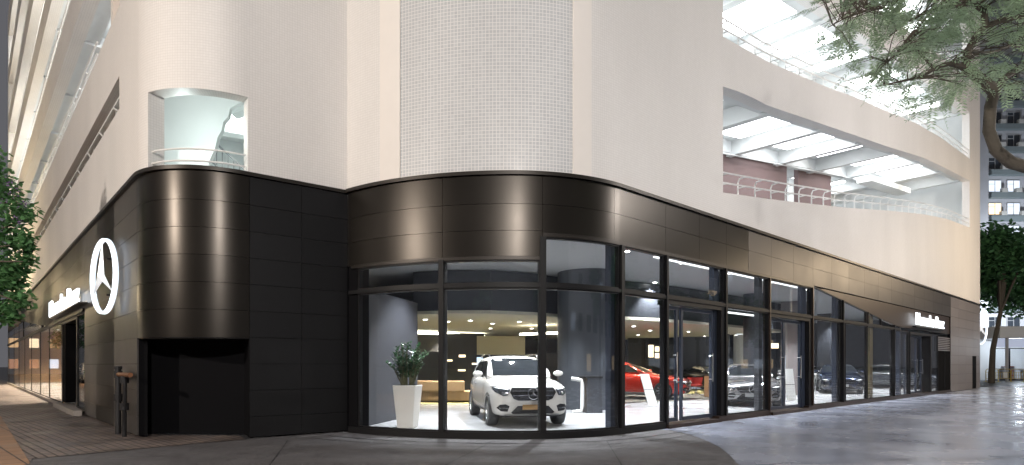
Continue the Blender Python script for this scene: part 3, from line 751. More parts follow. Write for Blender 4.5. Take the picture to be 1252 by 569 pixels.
# ------------------------------------------------------------------ standpipes at the left corner
sp = thing('fire_inlet_pipe', 'black upright standpipe with copper cross pipe beside the corner recess', 'pipe', (*(at(s_px(154))-nrm(s_px(154))*.15), 0))
p1 = at(s_px(155))-nrm(s_px(155))*.15; p2 = at(s_px(163))-nrm(s_px(163))*.15
m = MB(); m.tube([(*p1, 0.01), (*p1, 1.32)], .055, 12); m.build('riser', 'pipe', sp, smooth=True)
m = MB(); m.tube([(*p2, 0.01), (*p2, .55), (*(p2+(p2-p1)*.08), .62), (*(p2+(p2-p1)*.08), 1.12)], .04, 10); m.build('riser', 'pipe', sp, smooth=True)
m = MB(); m.tube([(*(p1+(p1-p2)*.15), 1.22), (*(p2+(p2-p1)*.9), 1.22)], .045, 10); m.build('cross_pipe', 'copperp', sp, smooth=True)
for p, z in ((p1, 1.22), (p1, .75), (p2, 1.12), (p2, .6)):
    m = MB(); m.tube([(*p, z-.07), (*p, z+.07)], .078, 10); m.build('coupling', 'pipe', sp, smooth=True)
m = MB(); m.tube([(*p1, 1.32), (*p1, 1.38)], .07, 10); m.build('cap', 'pipe', sp, smooth=True)

# ------------------------------------------------------------------ signs
def star3(mb, c, u, v, n, rad, th, hub=.13):
    c, u, v, n = map(Vector, (c, u, v, n)); ctr = c+n*th
    for k in range(3):
        a = PI/2+k*2*PI/3; tip = c+(u*math.cos(a)+v*math.sin(a))*rad
        l_ = c+(u*math.cos(a+PI/3)+v*math.sin(a+PI/3))*rad*hub; r_ = c+(u*math.cos(a-PI/3)+v*math.sin(a-PI/3))*rad*hub
        mb.face([ctr, l_, tip]); mb.face([ctr, tip, r_])
        b = c-n*th*.5; mb.face([b, tip, l_]); mb.face([b, r_, tip])
def ring(mb, c, u, v, rad, tr, n=48):
    pts = [Vector(c)+(Vector(u)*math.cos(2*PI*k/n)+Vector(v)*math.sin(2*PI*k/n))*rad for k in range(n+1)]; mb.tube(pts, tr, 8, cap=False)
Z3 = Vector((0, 0, 1))
def star_sign(label, c, u, rad, bl=.2):
    n = Vector((u.y, -u.x, 0))
    if n.dot(Vector((c[0], c[1], 0))) > 0: n = -n
    t = thing('star_sign', label, 'sign', tuple(c), 'illuminated star emblem signs')
    m = MB(); ring(m, c, u, Z3, rad, .024); m.build('ring', 'sign', t, smooth=True)
    m = MB(); ring(m, Vector(c)-n*.05, u, Z3, rad, .032); m.build('ring_casing', 'halo', t, smooth=True)
    m = MB(); star3(m, c, u, Z3, n, rad*.98, .09, .15); m.build('star', P('sign_star', (.85, .88, .9), .3, .2, emit=(.85, .92, 1), estr=.3), t)
    for sz in (-1, 1):
        m = MB(); q = Vector(c)-n*.08+Z3*sz*rad*.5; m.tube([q, q-n*bl], .025, 6); m.build('bracket', 'frame', t)
cL = W3(125, 338, 12.9); uL = Vector((-math.sin(math.radians(49.5)), math.cos(math.radians(49.5)), 0)) 
cL = Vector((cL.x, cL.y, cL.z)); star_sign('large glowing ringed star emblem on the bronze cladding left of the rounded corner', cL, uL, .79)
cR = W3(1199.5, 402, 36.3); star_sign('small glowing ringed star emblem at the far right end of the facade', cR, Vector((.835, .55, 0)), .93)

def text_mesh(txt, name, mat, parent, org, xdir, size, width, depth=.06, weight=.004):
    cu = bpy.data.curves.new(name, 'FONT'); cu.body = txt; cu.size = 1; cu.extrude = .06; cu.offset = weight
    tmp = bpy.data.objects.new('tmp', cu); COL.objects.link(tmp)
    dg = bpy.context.evaluated_depsgraph_get(); me = bpy.data.meshes.new_from_object(tmp.evaluated_get(dg)); bpy.data.objects.remove(tmp)
    xs = [v.co.x for v in me.vertices]; w0, w1 = min(xs), max(xs); ys = max(v.co.y for v in me.vertices)
    x = Vector((*xdir, 0)); n = Vector((xdir.y, -xdir.x, 0)); o3 = ORG[parent]
    for v in me.vertices:
        a = (v.co.x-w0)/(w1-w0)*width; b = v.co.y/ys*size; v.co = Vector(org)+x*a+Z3*b+n*(v.co.z*depth/.12)-o3
    me.materials.clear(); me.materials.append(M_[mat]); me.name = name
    ob = bpy.data.objects.new(name, me); COL.objects.link(ob); ob.parent = parent; ORG[ob] = o3; return ob
a, b = s_px(1117), s_px(1151); pa = at(a)-nrm(a)*.10
t = thing('name_sign', 'glowing white Mercedes-Benz lettering on brown panel above far door', 'sign', (*pa, 3.2), 'illuminated name signs')
text_mesh('Mercedes-Benz', 'lettering', 'sign', t, (*pa, 3.22), R, .52, b-a)
m = MB(); strip(m, a, b, 3.1, 3.16, -.09, .13); m.build('sign_rail', 'frame', t)
def s_off(px, off):      # place on the side wall whose point 'off' in front of it shows at photo column px
    lo, hi = 0, SA
    for _ in range(50):
        mm_ = (lo+hi)/2; p = at(mm_)-R*off
        if p.x/p.y < (px-CX)/F: lo = mm_
        else: hi = mm_
    return (lo+hi)/2
a, b = s_off(61, .22), s_off(96, .22); pa = at(a)-nrm(a)*.22
t = thing('name_sign', 'glowing white Mercedes-Benz lettering above the side street glass door', 'sign', (*pa, 3.1), 'illuminated name signs')
text_mesh('Mercedes-Benz', 'lettering', 'sign', t, (*pa, 3.10), -L, .52, b-a)
m = MB(); strip(m, a-.1, b+.1, 3.05, 3.085, -.23, .21); m.build('sign_shelf', 'clad2', t)

# ------------------------------------------------------------------ cars
def decal(bvh, poly, axis, off, mat, name, parent, cuts=3, th=.02, far=5):
    """polygon in 2D projected on the body. axis 'f' front(x,z), 's' +x side (y,z), 'S' -x side, 'b' back"""
    bm = bmesh.new(); vs = [bm.verts.new((p[0], p[1], 0)) for p in poly]; bm.faces.new(vs)
    bmesh.ops.triangulate(bm, faces=bm.faces); bmesh.ops.subdivide_edges(bm, edges=bm.edges, cuts=cuts, use_grid_fill=True)
    d = {'f': Vector((0, 1, 0)), 'b': Vector((0, -1, 0)), 's': Vector((-1, 0, 0)), 'S': Vector((1, 0, 0))}[axis]
    last = None; bad = []
    for v in bm.verts:
        a, b = v.co.x, v.co.y
        o = {'f': Vector((a, -far, b)), 'b': Vector((a, far, b)), 's': Vector((far, a, b)), 'S': Vector((-far, a, b))}[axis]
        h = bvh.ray_cast(o, d)[0]
        if h is None: bad.append(v); v.co = o; continue
        v.co = h-d*off
    if bad: bmesh.ops.delete(bm, geom=bad, context='VERTS')
    r = bmesh.ops.extrude_face_region(bm, geom=bm.faces[:]); ev = [e for e in r['geom'] if isinstance(e, bmesh.types.BMVert)]
    for v in ev: v.co -= d*th*-1 if False else -d*th*-1*0
    for v in ev: v.co = v.co+d*(-th)
    bmesh.ops.recalc_face_normals(bm, faces=bm.faces)
    me = bpy.data.meshes.new(name); bm.to_mesh(me); bm.free(); me.materials.append(M_[mat])
    me.polygons.foreach_set('use_smooth', [True]*len(me.polygons)); me.set_sharp_from_angle(angle=math.radians(40))
    ob = bpy.data.objects.new(name, me); COL.objects.link(ob); ob.parent = parent; ORG[ob] = ORG.get(parent, Vector()); return ob

def make_car(paint, label, cat='car', suv=False, plate='plateW', group='cars on show in the showroom', simple=False):
    Lh, hw, H = (2.2, .885, 1.58) if suv else (2.30, .88, 1.36)
    wr = .345 if suv else .315
    t = thing('display_car', label, cat, (0, 0, 0), group, local=True)
    bz = .24 if suv else .17; hood = .98 if suv else .80; belt = 1.07 if suv else .93; deck_ = 1.10 if suv else .98
    st = [(-Lh, bz+.16, hood-.20, .62), (-Lh+.05, bz+.06, hood-.12, .72), (-Lh+.16, bz, hood-.05, .80), (-Lh+.40, bz, hood, .855), (-Lh+.80, bz, hood+.045, .88),
          (-Lh+1.15, bz, hood+.075, .885), (-Lh+1.45, bz, belt, .885), (-.2, bz, belt+.01, .885), (.6, bz, belt+.03, .885), (1.3, bz, deck_, .885),
          (Lh-.45, bz, deck_, .86), (Lh-.15, bz+.05, deck_-.03, .80), (Lh-.03, bz+.12, deck_-.10, .74), (Lh, bz+.22, deck_-.2, .68)]
    bm = bmesh.new(); grid = []
    for (y, z0, z1, w_) in st:
        w_ = w_*hw/.885; h_ = z1-z0
        half = [(0, z0), (w_*.6, z0), (w_*.9, z0+.01), (w_*.985, z0+h_*.14), (w_, z0+h_*.42), (w_*.985, z0+h_*.70), (w_*.955, z0+h_*.86), (w_*.88, z0+h_*.965), (w_*.62, z1+.012), (w_*.30, z1+.022), (0, z1+.026)]
        row = half + [(-x, z) for x, z in half[-2:0:-1]]
        grid.append([bm.verts.new((x, y, z)) for x, z in row])
    n = len(grid[0])
    for a, b in zip(grid, grid[1:]):
        for k in range(n): bm.faces.new((a[k], a[(k+1) % n], b[(k+1) % n], b[k]))
    bm.faces.new(grid[0]); bm.faces.new(grid[-1][::-1])
    bmesh.ops.recalc_face_normals(bm, faces=bm.faces); me1 = bpy.data.meshes.new('body'); bm.to_mesh(me1); bm.free(); bm = bmesh.new()
    # greenhouse
    if suv: gh = [(-.98, belt-.02, .80, .80), (-.62, belt+.22, .77, .74), (-.22, H-.06, .71, .64), (.1, H-.005, .70, .60), (.8, H, .70, .60), (1.45, H-.05, .69, .60), (1.80, belt+.30, .72, .68), (2.05, belt-.02, .76, .74)]
    else: gh = [(-1.02, belt-.03, .78, .78), (-.62, belt+.16, .75, .71), (-.12, H-.045, .68, .60), (.25, H, .66, .56), (.7, H-.01, .66, .56), (1.15, H-.10, .67, .58), (1.6, belt+.18, .70, .66), (2.0, belt-.0, .74, .72)]
    g2 = []
    for (y, zt, wb, wt) in gh:
        zb = belt-.12; zt = max(zt, belt-.03)
        half = [(0, zb), (wb, zb), (wb*1.01, belt-.02), ((wb+wt)/2+.012, (belt+zt)/2), (wt+.02, zt-.035), (wt*.93, zt-.004), (wt*.5, zt+.022), (0, zt+.03)]
        row = half+[(-x, z) for x, z in half[-2:0:-1]]; g2.append([bm.verts.new((x, y, z)) for x, z in row])
    n = len(g2[0])
    for a, b in zip(g2, g2[1:]):
        for k in range(n): bm.faces.new((a[k], a[(k+1) % n], b[(k+1) % n], b[k]))
    bm.faces.new(g2[0]); bm.faces.new(g2[-1][::-1])
    bmesh.ops.recalc_face_normals(bm, faces=bm.faces)
    me2 = bpy.data.meshes.new('cabin'); bm.to_mesh(me2); bm.free()
    obs = []
    for me in (me1, me2):
        me.materials.append(M_[paint]); me.polygons.foreach_set('use_smooth', [True]*len(me.polygons))
        ob = bpy.data.objects.new('body', me); COL.objects.link(ob); sm = ob.modifiers.new('s', 'SUBSURF'); sm.levels = sm.render_levels = 2; applied(ob); obs.append(ob)
    body, cabin = obs
    fy, ry = -Lh+.82, Lh-.80
    cut = MB()
    for y in (fy, ry):
        for sx in (-1, 1): cut.lathe([(0, -.17), (wr+.045, -.17), (wr+.045, .2), (0, .2)], (sx*.86, y, wr+.01), 32, 'x')
    cu = cut.build('cutter', 'blackp'); bo = body.modifiers.new('b', 'BOOLEAN'); bo.object = cu; bo.operation = 'DIFFERENCE'; bo.solver = 'EXACT'
    applied(body); bpy.data.objects.remove(cu)
    bm = bmesh.new(); bm.from_mesh(body.data); bm.from_mesh(cabin.data); bm.to_mesh(body.data); bm.free(); bpy.data.objects.remove(cabin)
    body.data.materials.clear(); body.data.materials.append(M_[paint])
    for q in body.data.polygons: q.material_index = 0
    body.data.polygons.foreach_set('use_smooth', [True]*len(body.data.polygons)); body.data.set_sharp_from_angle(angle=math.radians(38)); body.parent = t; ORG[body] = Vector()
    if len(body.data.materials) < 1: body.data.materials.append(M_[paint])
    dg = bpy.context.evaluated_depsgraph_get(); bvh = BVHTree.FromObject(body, dg)
    D = lambda poly, ax, mat, name, off=.004, par=t, cuts=3, th=.012: decal(bvh, poly, ax, off, mat, name, par, cuts, th)
    # windscreen etc
    b1 = belt+.045
    D([(-.66, b1), (.66, b1), (.60, H-.10), (.52, H-.055), (-.52, H-.055), (-.60, H-.10)], 'f', 'carglass', 'windscreen', cuts=4)
    if suv:
        sw_ = [(-.72, b1), (-.30, H-.16), (.05, H-.12), (.62, H-.12), (.62, b1)]; sw2 = [(.68, b1), (.68, H-.12), (1.30, H-.14), (1.66, b1+.14), (1.62, b1)]
        rw_ = [(-.6, b1+.05), (.6, b1+.05), (.5, H-.14), (-.5, H-.14)]
    else:
        sw_ = [(-.74, b1-.01), (-.22, H-.13), (.1, H-.09), (.55, H-.085), (.55, b1+.01)]; sw2 = [(.60, b1+.01), (.60, H-.085), (1.02, H-.14), (1.45, b1+.07), (1.42, b1+.02)]
        rw_ = [(-.58, b1+.07), (.58, b1+.07), (.46, H-.12), (-.46, H-.12)]
    for ax in 'sS':
        D(sw_, ax, 'carglass', 'side_window'); D(sw2, ax, 'carglass', 'side_window')
    D(rw_, 'b', 'carglass', 'rear_window')
    k = (hood-.42)/.56     # scale of the nose
    zc = hood-.235
    gr = D([(-.46, zc+.13*k), (.46, zc+.13*k), (.51, zc+.03), (.43, zc-.11*k), (.33, zc-.15*k), (-.33, zc-.15*k), (-.43, zc-.11*k), (-.51, zc+.03)], 'f', 'blackp', 'grille', cuts=4)
    D([(-.45, zc+.065), (.45, zc+.065), (.45, zc+.045), (-.45, zc+.045)], 'f', 'chrome', 'grille_bar', .012, gr, 4)
    D([(-.43, zc-.03), (.43, zc-.03), (.42, zc-.05), (-.42, zc-.05)], 'f', 'chrome', 'grille_bar', .012, gr, 4)
    h = bvh.ray_cast(Vector((0, -5, zc)), Vector((0, 1, 0)))[0]; cy = h.y-.035
    m = MB(); ring(m, (0, cy, zc), (1, 0, 0), (0, 0, 1), .12, .014, 32); star3(m, (0, cy, zc), (1, 0, 0), (0, 0, 1), (0, -1, 0), .115, .02, .2); m.build('emblem', 'chrome', gr, smooth=False)
    for sx in (-1, 1):
        q = lambda pts: [(x*sx, z) for x, z in (pts if sx > 0 else pts[::-1])]
        hl = D(q([(.50, zc+.09*k), (.56, zc-.04), (.66, zc-.05), (.80, zc+.03), (.85, zc+.14*k), (.70, zc+.15*k)]), 'f', 'lampc', 'headlight', cuts=4)
        D(q([(.53, zc+.085*k), (.68, zc+.14*k), (.80, zc+.125*k), (.70, zc+.11*k)]), 'f', 'lampl', 'running_light', .012, hl, 2)
        D(q([(.58, zc+.02), (.62, zc-.03), (.69, zc-.02), (.68, zc+.05)]), 'f', 'chrome', 'reflector', .014, hl, 2)
        D(q([(.52, bz+.24), (.56, bz+.12), (.70, bz+.13), (.78, bz+.2), (.72, bz+.27), (.60, bz+.28)]), 'f', 'blackp', 'side_intake', cuts=3)
        D(q([(.55, bz+.20), (.55, bz+.18), (.73, bz+.19), (.73, bz+.21)]), 'f', 'chrome', 'intake_bar', .014, cuts=2)
    D([(-.34, bz+.24), (.34, bz+.24), (.48, bz+.10), (.44, bz+.07), (-.44, bz+.07), (-.48, bz+.10)], 'f', 'blackp', 'lower_intake', cuts=4)
    D([(-.62, bz+.055), (.62, bz+.055), (.60, bz+.025), (-.60, bz+.025)], 'f', 'chrome', 'bumper_strip', .006, cuts=4)
    D([(-.24, bz+.27), (.24, bz+.27), (.24, bz+.16), (-.24, bz+.16)], 'f', plate, 'number_plate', .03, cuts=2, th=.012)
    # side trims, handles, rear lamps
    for ax, sx in (('s', 1), ('S', -1)):
        D([(fy+wr+.1, bz+.09), (ry-wr-.1, bz+.09), (ry-wr-.1, bz+.02), (fy+wr+.1, bz+.02)], ax, 'blackp' if suv else 'chrome', 'sill_trim', .004)
        for y in (.38, 1.18): D([(y, belt-.14), (y+.17, belt-.135), (y+.17, belt-.165), (y, belt-.165)], ax, 'chrome', 'door_handle', .018, cuts=1)
        for y in (-.72, .64): D([(y, bz+.14), (y+.008, bz+.14), (y+.008, belt-.05), (y, belt-.05)], ax, 'blackp', 'door_gap', .001, cuts=2, th=.002)
        m = MB(); m.lathe([(.0, -.06), (.05, -.055), (.078, -.02), (.082, .03), (.06, .06), (0, .065)], (0, 0, 0), 14, 'y')
        m.v = [(a*1.45+sx*.985, b+-.70, c*.85+belt+.085) for a, b, c in m.v]; mi = m.build('door_mirror', paint, t, smooth=True)
        m = MB(); m.tube([(sx*.85, -.66, belt+.02), (sx*.93, -.68, belt+.06)], .025, 8); m.build('mirror_arm', 'blackp', mi, smooth=True)
        D([(sx*.5, deck_-.14), (sx*.8, deck_-.12), (sx*.8, deck_-.30), (sx*.55, deck_-.27)][::sx], 'b', 'red', 'tail_light', cuts=2)
    if suv:
        for sx in (-1, 1):
            m = MB(); m.tube([(sx*.60, -.1, H-.02), (sx*.60, .0, H+.045), (sx*.59, 1.2, H+.035), (sx*.59, 1.35, H-.03)], .018, 8); m.build('roof_rail', 'chrome', t, smooth=True)
    # wheels
    tyre = MB(); tyre.lathe([(wr*.66, -.10), (wr*.93, -.115), (wr*.99, -.08), (wr, 0), (wr*.99, .08), (wr*.93, .115), (wr*.66, .10)], (0, 0, 0), 40, 'x')
    for y in (fy, ry):
        for sx in (-1, 1):
            wloc = (sx*(hw-.115), y, wr)
            m = MB(); m.v = [(a+wloc[0], b+wloc[1], c+wloc[2]) for a, b, c in tyre.v]; m.f = list(tyre.f); wh = m.build('wheel', 'rubber', t, smooth=True)
            m = MB(); xo = sx*.095
            m.lathe([(wr*.74, xo*.3), (wr*.74, xo), (wr*.68, xo*1.03), (wr*.66, xo*.4)], wloc, 36, 'x', close=True)
            m.lathe([(0, xo*1.0), (wr*.17, xo*.95), (wr*.18, xo*.3), (0, xo*.3)], wloc, 16, 'x')
            ns = 10
            for q in range(ns):
                a = 2*PI*q/ns; c_, s_ = math.cos(a), math.sin(a); w2 = .018
                pts = []
                for rr, ww in ((wr*.14, w2*1.3), (wr*.70, w2)):
                    for e in (-1, 1): pts.append((wloc[0]+xo*.95, wloc[1]+rr*c_-e*ww*s_, wloc[2]+rr*s_+e*ww*c_))
                m.extr([pts[0], pts[1], pts[3], pts[2]], (-xo*.35, 0, 0))
            m.build('rim', 'rim', wh)
            m = MB(); m.lathe([(0, xo*.1), (wr*.6, xo*.1), (wr*.6, 0), (0, 0)], wloc, 20, 'x'); m.build('brake_disc', 'blackp', wh)
    m = MB(); m.box((0, 0, bz+.02), (hw*1.5, Lh*1.8, .06)); m.build('underbody', 'blackp', t)
    return t
def place(o, x, y, ang, z=FL, sc=1):
    o.location = (x, y, z); o.rotation_euler = (0, 0, ang); o.scale = (sc, sc, sc)
CARS = []
# heading: local -Y is the nose. ang rotates it
c = make_car('pwhite', 'white SUV facing out through the curved front glass', suv=True, plate='plateG'); CARS.append(c); place(c, .02, 15.0, .20)
sed = make_car('psilver', 'silver sedan nose-on behind the glass left of the narrow double door'); 
p = W3(925, 0, 20.7+.0); CARS.append(sed); place(sed, p.x-.05, p.y+.7, math.radians(-17), sc=1.03)
c = make_car('pred', 'bright red saloon shown side-on behind the round column'); p = W3(775, 0, 25); CARS.append(c); place(c, p.x-.3, p.y, math.radians(66), sc=1.1)
c = make_car('pblue', 'dark blue sedan with dark plate behind the blue-grey posts'); p = W3(1027, 0, 30.0); CARS.append(c); place(c, p.x, p.y+.2, math.radians(-24), sc=1.05)
c = make_car('pgrey', 'grey sedan seen side-on at the far end of the showroom'); p = W3(1084, 0, 36.0); CARS.append(c); place(c, p.x, p.y, math.radians(70), sc=1.05)
c = make_car('pblack', 'black saloon in shadow behind the lounge, far back'); p = W3(868, 0, 32.5); CARS.append(c); place(c, p.x, p.y, math.radians(20))
c = make_car('pwhite', 'small white car tail at the back beyond the grey pillar'); p = W3(980, 0, 34.3); CARS.append(c); place(c, p.x, p.y, math.radians(-40))

# cars parked in the streets outside the frame (seen mirrored in the glass)
def parked(src, label, p, ang):
    o = copy_tree(src); o.name = 'parked_car'; o['label'] = label; o['group'] = 'cars parked along the streets'; place(o, p.x, p.y, ang, .01)
al = math.atan2(L.y, L.x)-PI/2; ar = math.atan2(R.y, R.x)-PI/2
parked(CARS[3], 'dark blue saloon parked across the side street, nearest', A0+L*36-R*5, al)
parked(CARS[0], 'white SUV parked across the side street', A0+L*44-R*5, al)
parked(CARS[2], 'red saloon parked across the side street', A0+L*52-R*5, al)
parked(CARS[4], 'grey saloon parked right of the viewer', T0+R*22-L*15, ar)
parked(CARS[1], 'silver saloon parked right of the viewer', T0+R*30-L*15, ar)

# ------------------------------------------------------------------ showroom furniture
# planter
pl = G(496, 524, FL); t = thing('potted_plant', 'leafy green plant in a tall white tapered planter by the glass', 'plant', (pl.x, pl.y+.25, FL))
px_, py_ = pl.x, pl.y+.25
m = MB(); a = .75
def sq(r, z, rot=.62): return [(px_+r*math.cos(rot+k*PI/2), py_+r*math.sin(rot+k*PI/2), z) for k in range(4)]
m.hexa(sq(.25, FL), sq(.36, FL+.92)); m.build('planter', 'pot', t, bevel=.012)
m = MB(); m.hexa(sq(.315, FL+.90), sq(.32, FL+.925)); m.build('soil', 'back', t)
mm = MB(); ml = MB()
for k in range(46):
    a = random.uniform(0, 2*PI); sp_ = random.uniform(.05, .48); hgt = random.uniform(.45, .98)
    b = Vector((px_+.12*math.cos(a), py_+.12*math.sin(a), FL+.9)); tip = Vector((px_+sp_*math.cos(a), py_+sp_*math.sin(a), FL+.92+hgt*(1-.35*sp_)))
    mid = (b+tip)/2+Vector((0, 0, .1)); mm.tube([b, mid, tip], [.012, .009, .004], 5)
    for q in range(22):
        f = .25+.75*q/22; p = b.lerp(mid, f*2) if f < .5 else mid.lerp(tip, f*2-1)
        d = Vector((random.uniform(-1, 1), random.uniform(-1, 1), random.uniform(-.1, .9))).normalized(); s = Vector((-d.y, d.x, 0)).normalized()*.027; l_ = random.uniform(.08, .14)
        ml.face([p, p+d*l_*.5+s, p+d*l_, p+d*l_*.5-s])
mm.build('stem', 'stem', t, smooth=True); ml.build('foliage', 'leafp', t)
# kiosk
kx, ky = W3(718, 0, 17.2).xy
t = thing('reception_kiosk', 'dark kiosk desk with white bracket frame in front of the round column', 'kiosk', (kx, ky, FL))
m = MB(); m.box((kx+.12, ky, FL+.5), (.46, .6, 1.0), .2); m.build('cabinet', 'dark', t, bevel=.01)
m = MB(); m.box((kx+.1, ky-.02, FL+1.02), (.52, .62, .05), .2); m.build('top', 'blackp', t, bevel=.01)
m = MB(); m.tube([(kx-.48, ky-.2, FL+.98), (kx-.2, ky-.22, FL+.93), (kx-.17, ky-.22, FL+.8), (kx-.17, ky-.22, FL+.2), (kx-.2, ky-.22, FL+.05), (kx-.45, ky-.25, FL+.03)], .055, 8); m.build('bracket', 'white', t, smooth=True)
# information stands (leaning white boards)
def board(label, px, d, w_=.34, h_=1.05, lean=.28, rz=.3):
    p = W3(px, 0, d); t = thing('information_stand', label, 'display stand', (p.x, p.y, FL), 'white leaning information stands')
    u = Vector((math.cos(rz), math.sin(rz), 0))*w_/2; up = Vector((-lean*.9, lean*.3, 1))*h_; b = Vector((p.x, p.y, FL+.02))
    m = MB(); m.extr([b-u, b+u, b+u+up, b-u+up], (0, .04, 0)); m.build('panel', 'white', t)
    q = b+up*.5; m = MB(); m.extr([q-u*.99+Vector((0, -.006, 0)), q+u*.99+Vector((0, -.006, 0)), q+u*.99+up*.015+Vector((0, -.006, 0)), q-u*.99+up*.015+Vector((0, -.006, 0))], (0, .005, 0)); m.build('groove', 'blackp', t)
    m = MB(); m.tube([b+up*.8+Vector((0, .05, 0)), b+Vector((-.1, .35, 0))], .015, 6); m.build('strut', 'chrome', t)
board('white leaning information stand in front of the red car', 798.5, 19.6)
board('white upright information stand beyond the narrow double door', 968, 22.5, .42, 1.2, .1)
# sofa
sx0, sy0 = W3(548, 0, 21.8).xy
t = thing('curved_sofa', 'long tan curved sofa on the yellow carpet', 'sofa', (sx0, sy0, FL))
def arcsol(mb, r0, r1, z0, z1, a0, a1, n=20, c=(sx0, sy0+1.6)):
    pr = [[(c[0]+r*math.cos(a0+(a1-a0)*k/n), c[1]+r*math.sin(a0+(a1-a0)*k/n)) for k in range(n+1)] for r in (r0, r1)]
    mb.prism(pr[0]+pr[1][::-1], z0, z1)
m = MB(); arcsol(m, 1.1, 2.0, FL+.06, FL+.42, PI*1.12, PI*1.88); m.build('seat', 'tan', t, bevel=.04)
m = MB(); arcsol(m, 1.85, 2.08, FL+.40, FL+.80, PI*1.14, PI*1.6); m.build('backrest', 'tan', t, bevel=.05)
m = MB(); arcsol(m, 1.2, 1.9, FL+.01, FL+.06, PI*1.14, PI*1.86); m.build('base', 'blackp', t)
m = MB(); m.prism([(sx0+2.7*math.cos(a)*1.2, sy0+1.6+2.6*math.sin(a)) for a in [2*PI*k/40 for k in range(40)]], FL, FL+.012); tag(m.build('carpet', 'rug'), 'yellow round carpet under the tan curved sofa', 'carpet')
p = W3(855, 0, 31); m = MB(); m.prism([(p.x+3.2*math.cos(a), p.y+2.6*math.sin(a)) for a in [2*PI*k/40 for k in range(40)]], FL, FL+.012); tag(m.build('carpet', 'rug'), 'yellow-green carpet under the lounge chair right of the red car', 'carpet')
# lounge chairs
def chair(label, px, d, mat, rz=0, sc=1):
    p = W3(px, 0, d); t = thing('lounge_chair', label, 'chair', (p.x, p.y, FL)); 
    m = MB(); m.lathe([(0, FL+.40), (.22, FL+.40), (.30, FL+.46), (.28, FL+.50), (0, FL+.49)], (p.x, p.y, 0), 20); m.build('seat', mat, t, smooth=True)
    m = MB(); n = 14
    for k in range(n):
        a0_, a1_ = rz+PI*.1+PI*1.1*k/n, rz+PI*.1+PI*1.1*(k+1)/n
        q = lambda a, r, z: (p.x+r*math.cos(a), p.y+r*math.sin(a), FL+z)
        m.hexa([q(a0_, .26, .44), q(a1_, .26, .44), q(a1_, .30, .44), q(a0_, .30, .44)], [q(a0_, .33, .80), q(a1_, .33, .80), q(a1_, .38, .80), q(a0_, .38, .80)])
    m.build('backrest', mat, t, smooth=True)
    m = MB(); m.tube([(p.x, p.y, FL+.41), (p.x, p.y, FL+.02)], .025, 8)
    for k in range(4): a = k*PI/2+.4; m.tube([(p.x, p.y, FL+.1), (p.x+.27*math.cos(a), p.y+.27*math.sin(a), FL+.02)], .016, 6)
    m.build('leg_base', 'chrome', t, smooth=True); return t
chair('orange-red swivel tub chair seen through the entrance door', 851, 27, 'red'); chair('brown leather armchair beside the entrance post', 872, 26, 'tan', .5)
# side cabinet / table
def cabinet(label, px, d, w_, dp, h_, mat, name='cabinet', cat='cabinet'):
    p = W3(px, 0, d); t = thing(name, label, cat, (p.x, p.y, FL))
    m = MB(); m.box((p.x, p.y, FL+h_/2+.04), (w_, dp, h_-.08)); b = m.build('carcass', mat, t, bevel=.01)
    m = MB(); m.box((p.x, p.y, FL+h_+.005), (w_+.06, dp+.06, .04)); m.build('top', 'blackp', t, bevel=.005)
    for k in (-1, 1): m = MB(); m.box((p.x+k*w_/4, p.y-dp/2-.008, FL+h_/2+.04), (w_/2-.03, .016, h_-.14)); m.build('door', mat, t)
    return t
cabinet('low brown cabinet right of the entrance door', 877, 24, .9, .5, .95, 'wood')
cabinet('dark counter in front of the shelf wall', 622, 25.5, 2.6, .6, .95, 'dark')

# downlights: fitting + spot lamp
def downlight(x, y, z, power, proto=[None], lamp=True, col=(1, .97, .92), label='', size=1.75, grp=''):
    t = thing('downlight', label, 'ceiling light', (x, y, z), grp)
    if proto[0] is None:
        m = MB(); m.lathe([(.075, -.012), (.10, -.012), (.10, .0), (.075, .0)], (0, 0, 0), 20, close=True); a = m.build('trim', 'white', None)
        m = MB(); m.lathe([(0, -.006), (.074, -.006), (.074, -.002), (0, -.002)], (0, 0, 0), 20); b = m.build('lens', 'down', None); proto[0] = (a.data, b.data)
        bpy.data.objects.remove(a); bpy.data.objects.remove(b)
    for nm, me in zip(('trim', 'lens'), proto[0]):
        o = bpy.data.objects.new(nm, me); COL.objects.link(o); o.parent = t
    if lamp:
        l = bpy.data.lights.new('downlight_lamp', 'SPOT'); l.energy = power; l.spot_size = size; l.spot_blend = .6; l.color = col; l.shadow_soft_size = .06
        lo = bpy.data.objects.new('downlight_lamp', l); COL.objects.link(lo); lo.parent = t; lo.location = (0, 0, -.03)
n = 0
for d_, ts in ((1.8, (-1.9, .2, 2.6, 5.2, 8, 11, 14, 17.5, 21, 25, 29)), (4.6, (-1.0, 1.5, 4.5, 8, 12, 16, 20.5, 25.5)), (9.5, (13, 18, 23, 29))):
    for q in ts:
        p = T0+R*q+L*d_
        downlight(p.x, p.y, 4.315, 240 if (d_ < 2 and q < 0) else 800 if d_ < 2 else 1250, label='round downlight in the grey ceiling, '+('row nearest the glass front' if d_ < 2 else 'inner row away from the glass'), grp='downlights in the grey ceiling', col=(.96, .98, 1))
for x_, d_ in ((520, 20.5), (548, 21.5), (575, 21), (602, 22.5), (635, 21.5), (667, 23), (545, 25.5), (600, 25.5), (650, 25.5), (775, 24), (795, 27), (812, 24.5), (842, 28), (862, 32), (780, 31), (900, 31)):
    p = W3(x_, 0, d_); downlight(p.x, p.y, 2.975, 340, lamp=True, label='small downlight in the lowered cream ceiling', grp='downlights in the cream ceiling', col=(1, .90, .72))
# spotlight on SUV
for k in range(9):
    p = A0+L*(9+4*k)+R*2.6; downlight(p.x, p.y, 3.995, 4200, label='downlight in the ceiling behind the side street glass', grp='downlights in the side room', col=(1, .86, .66), size=2.2)

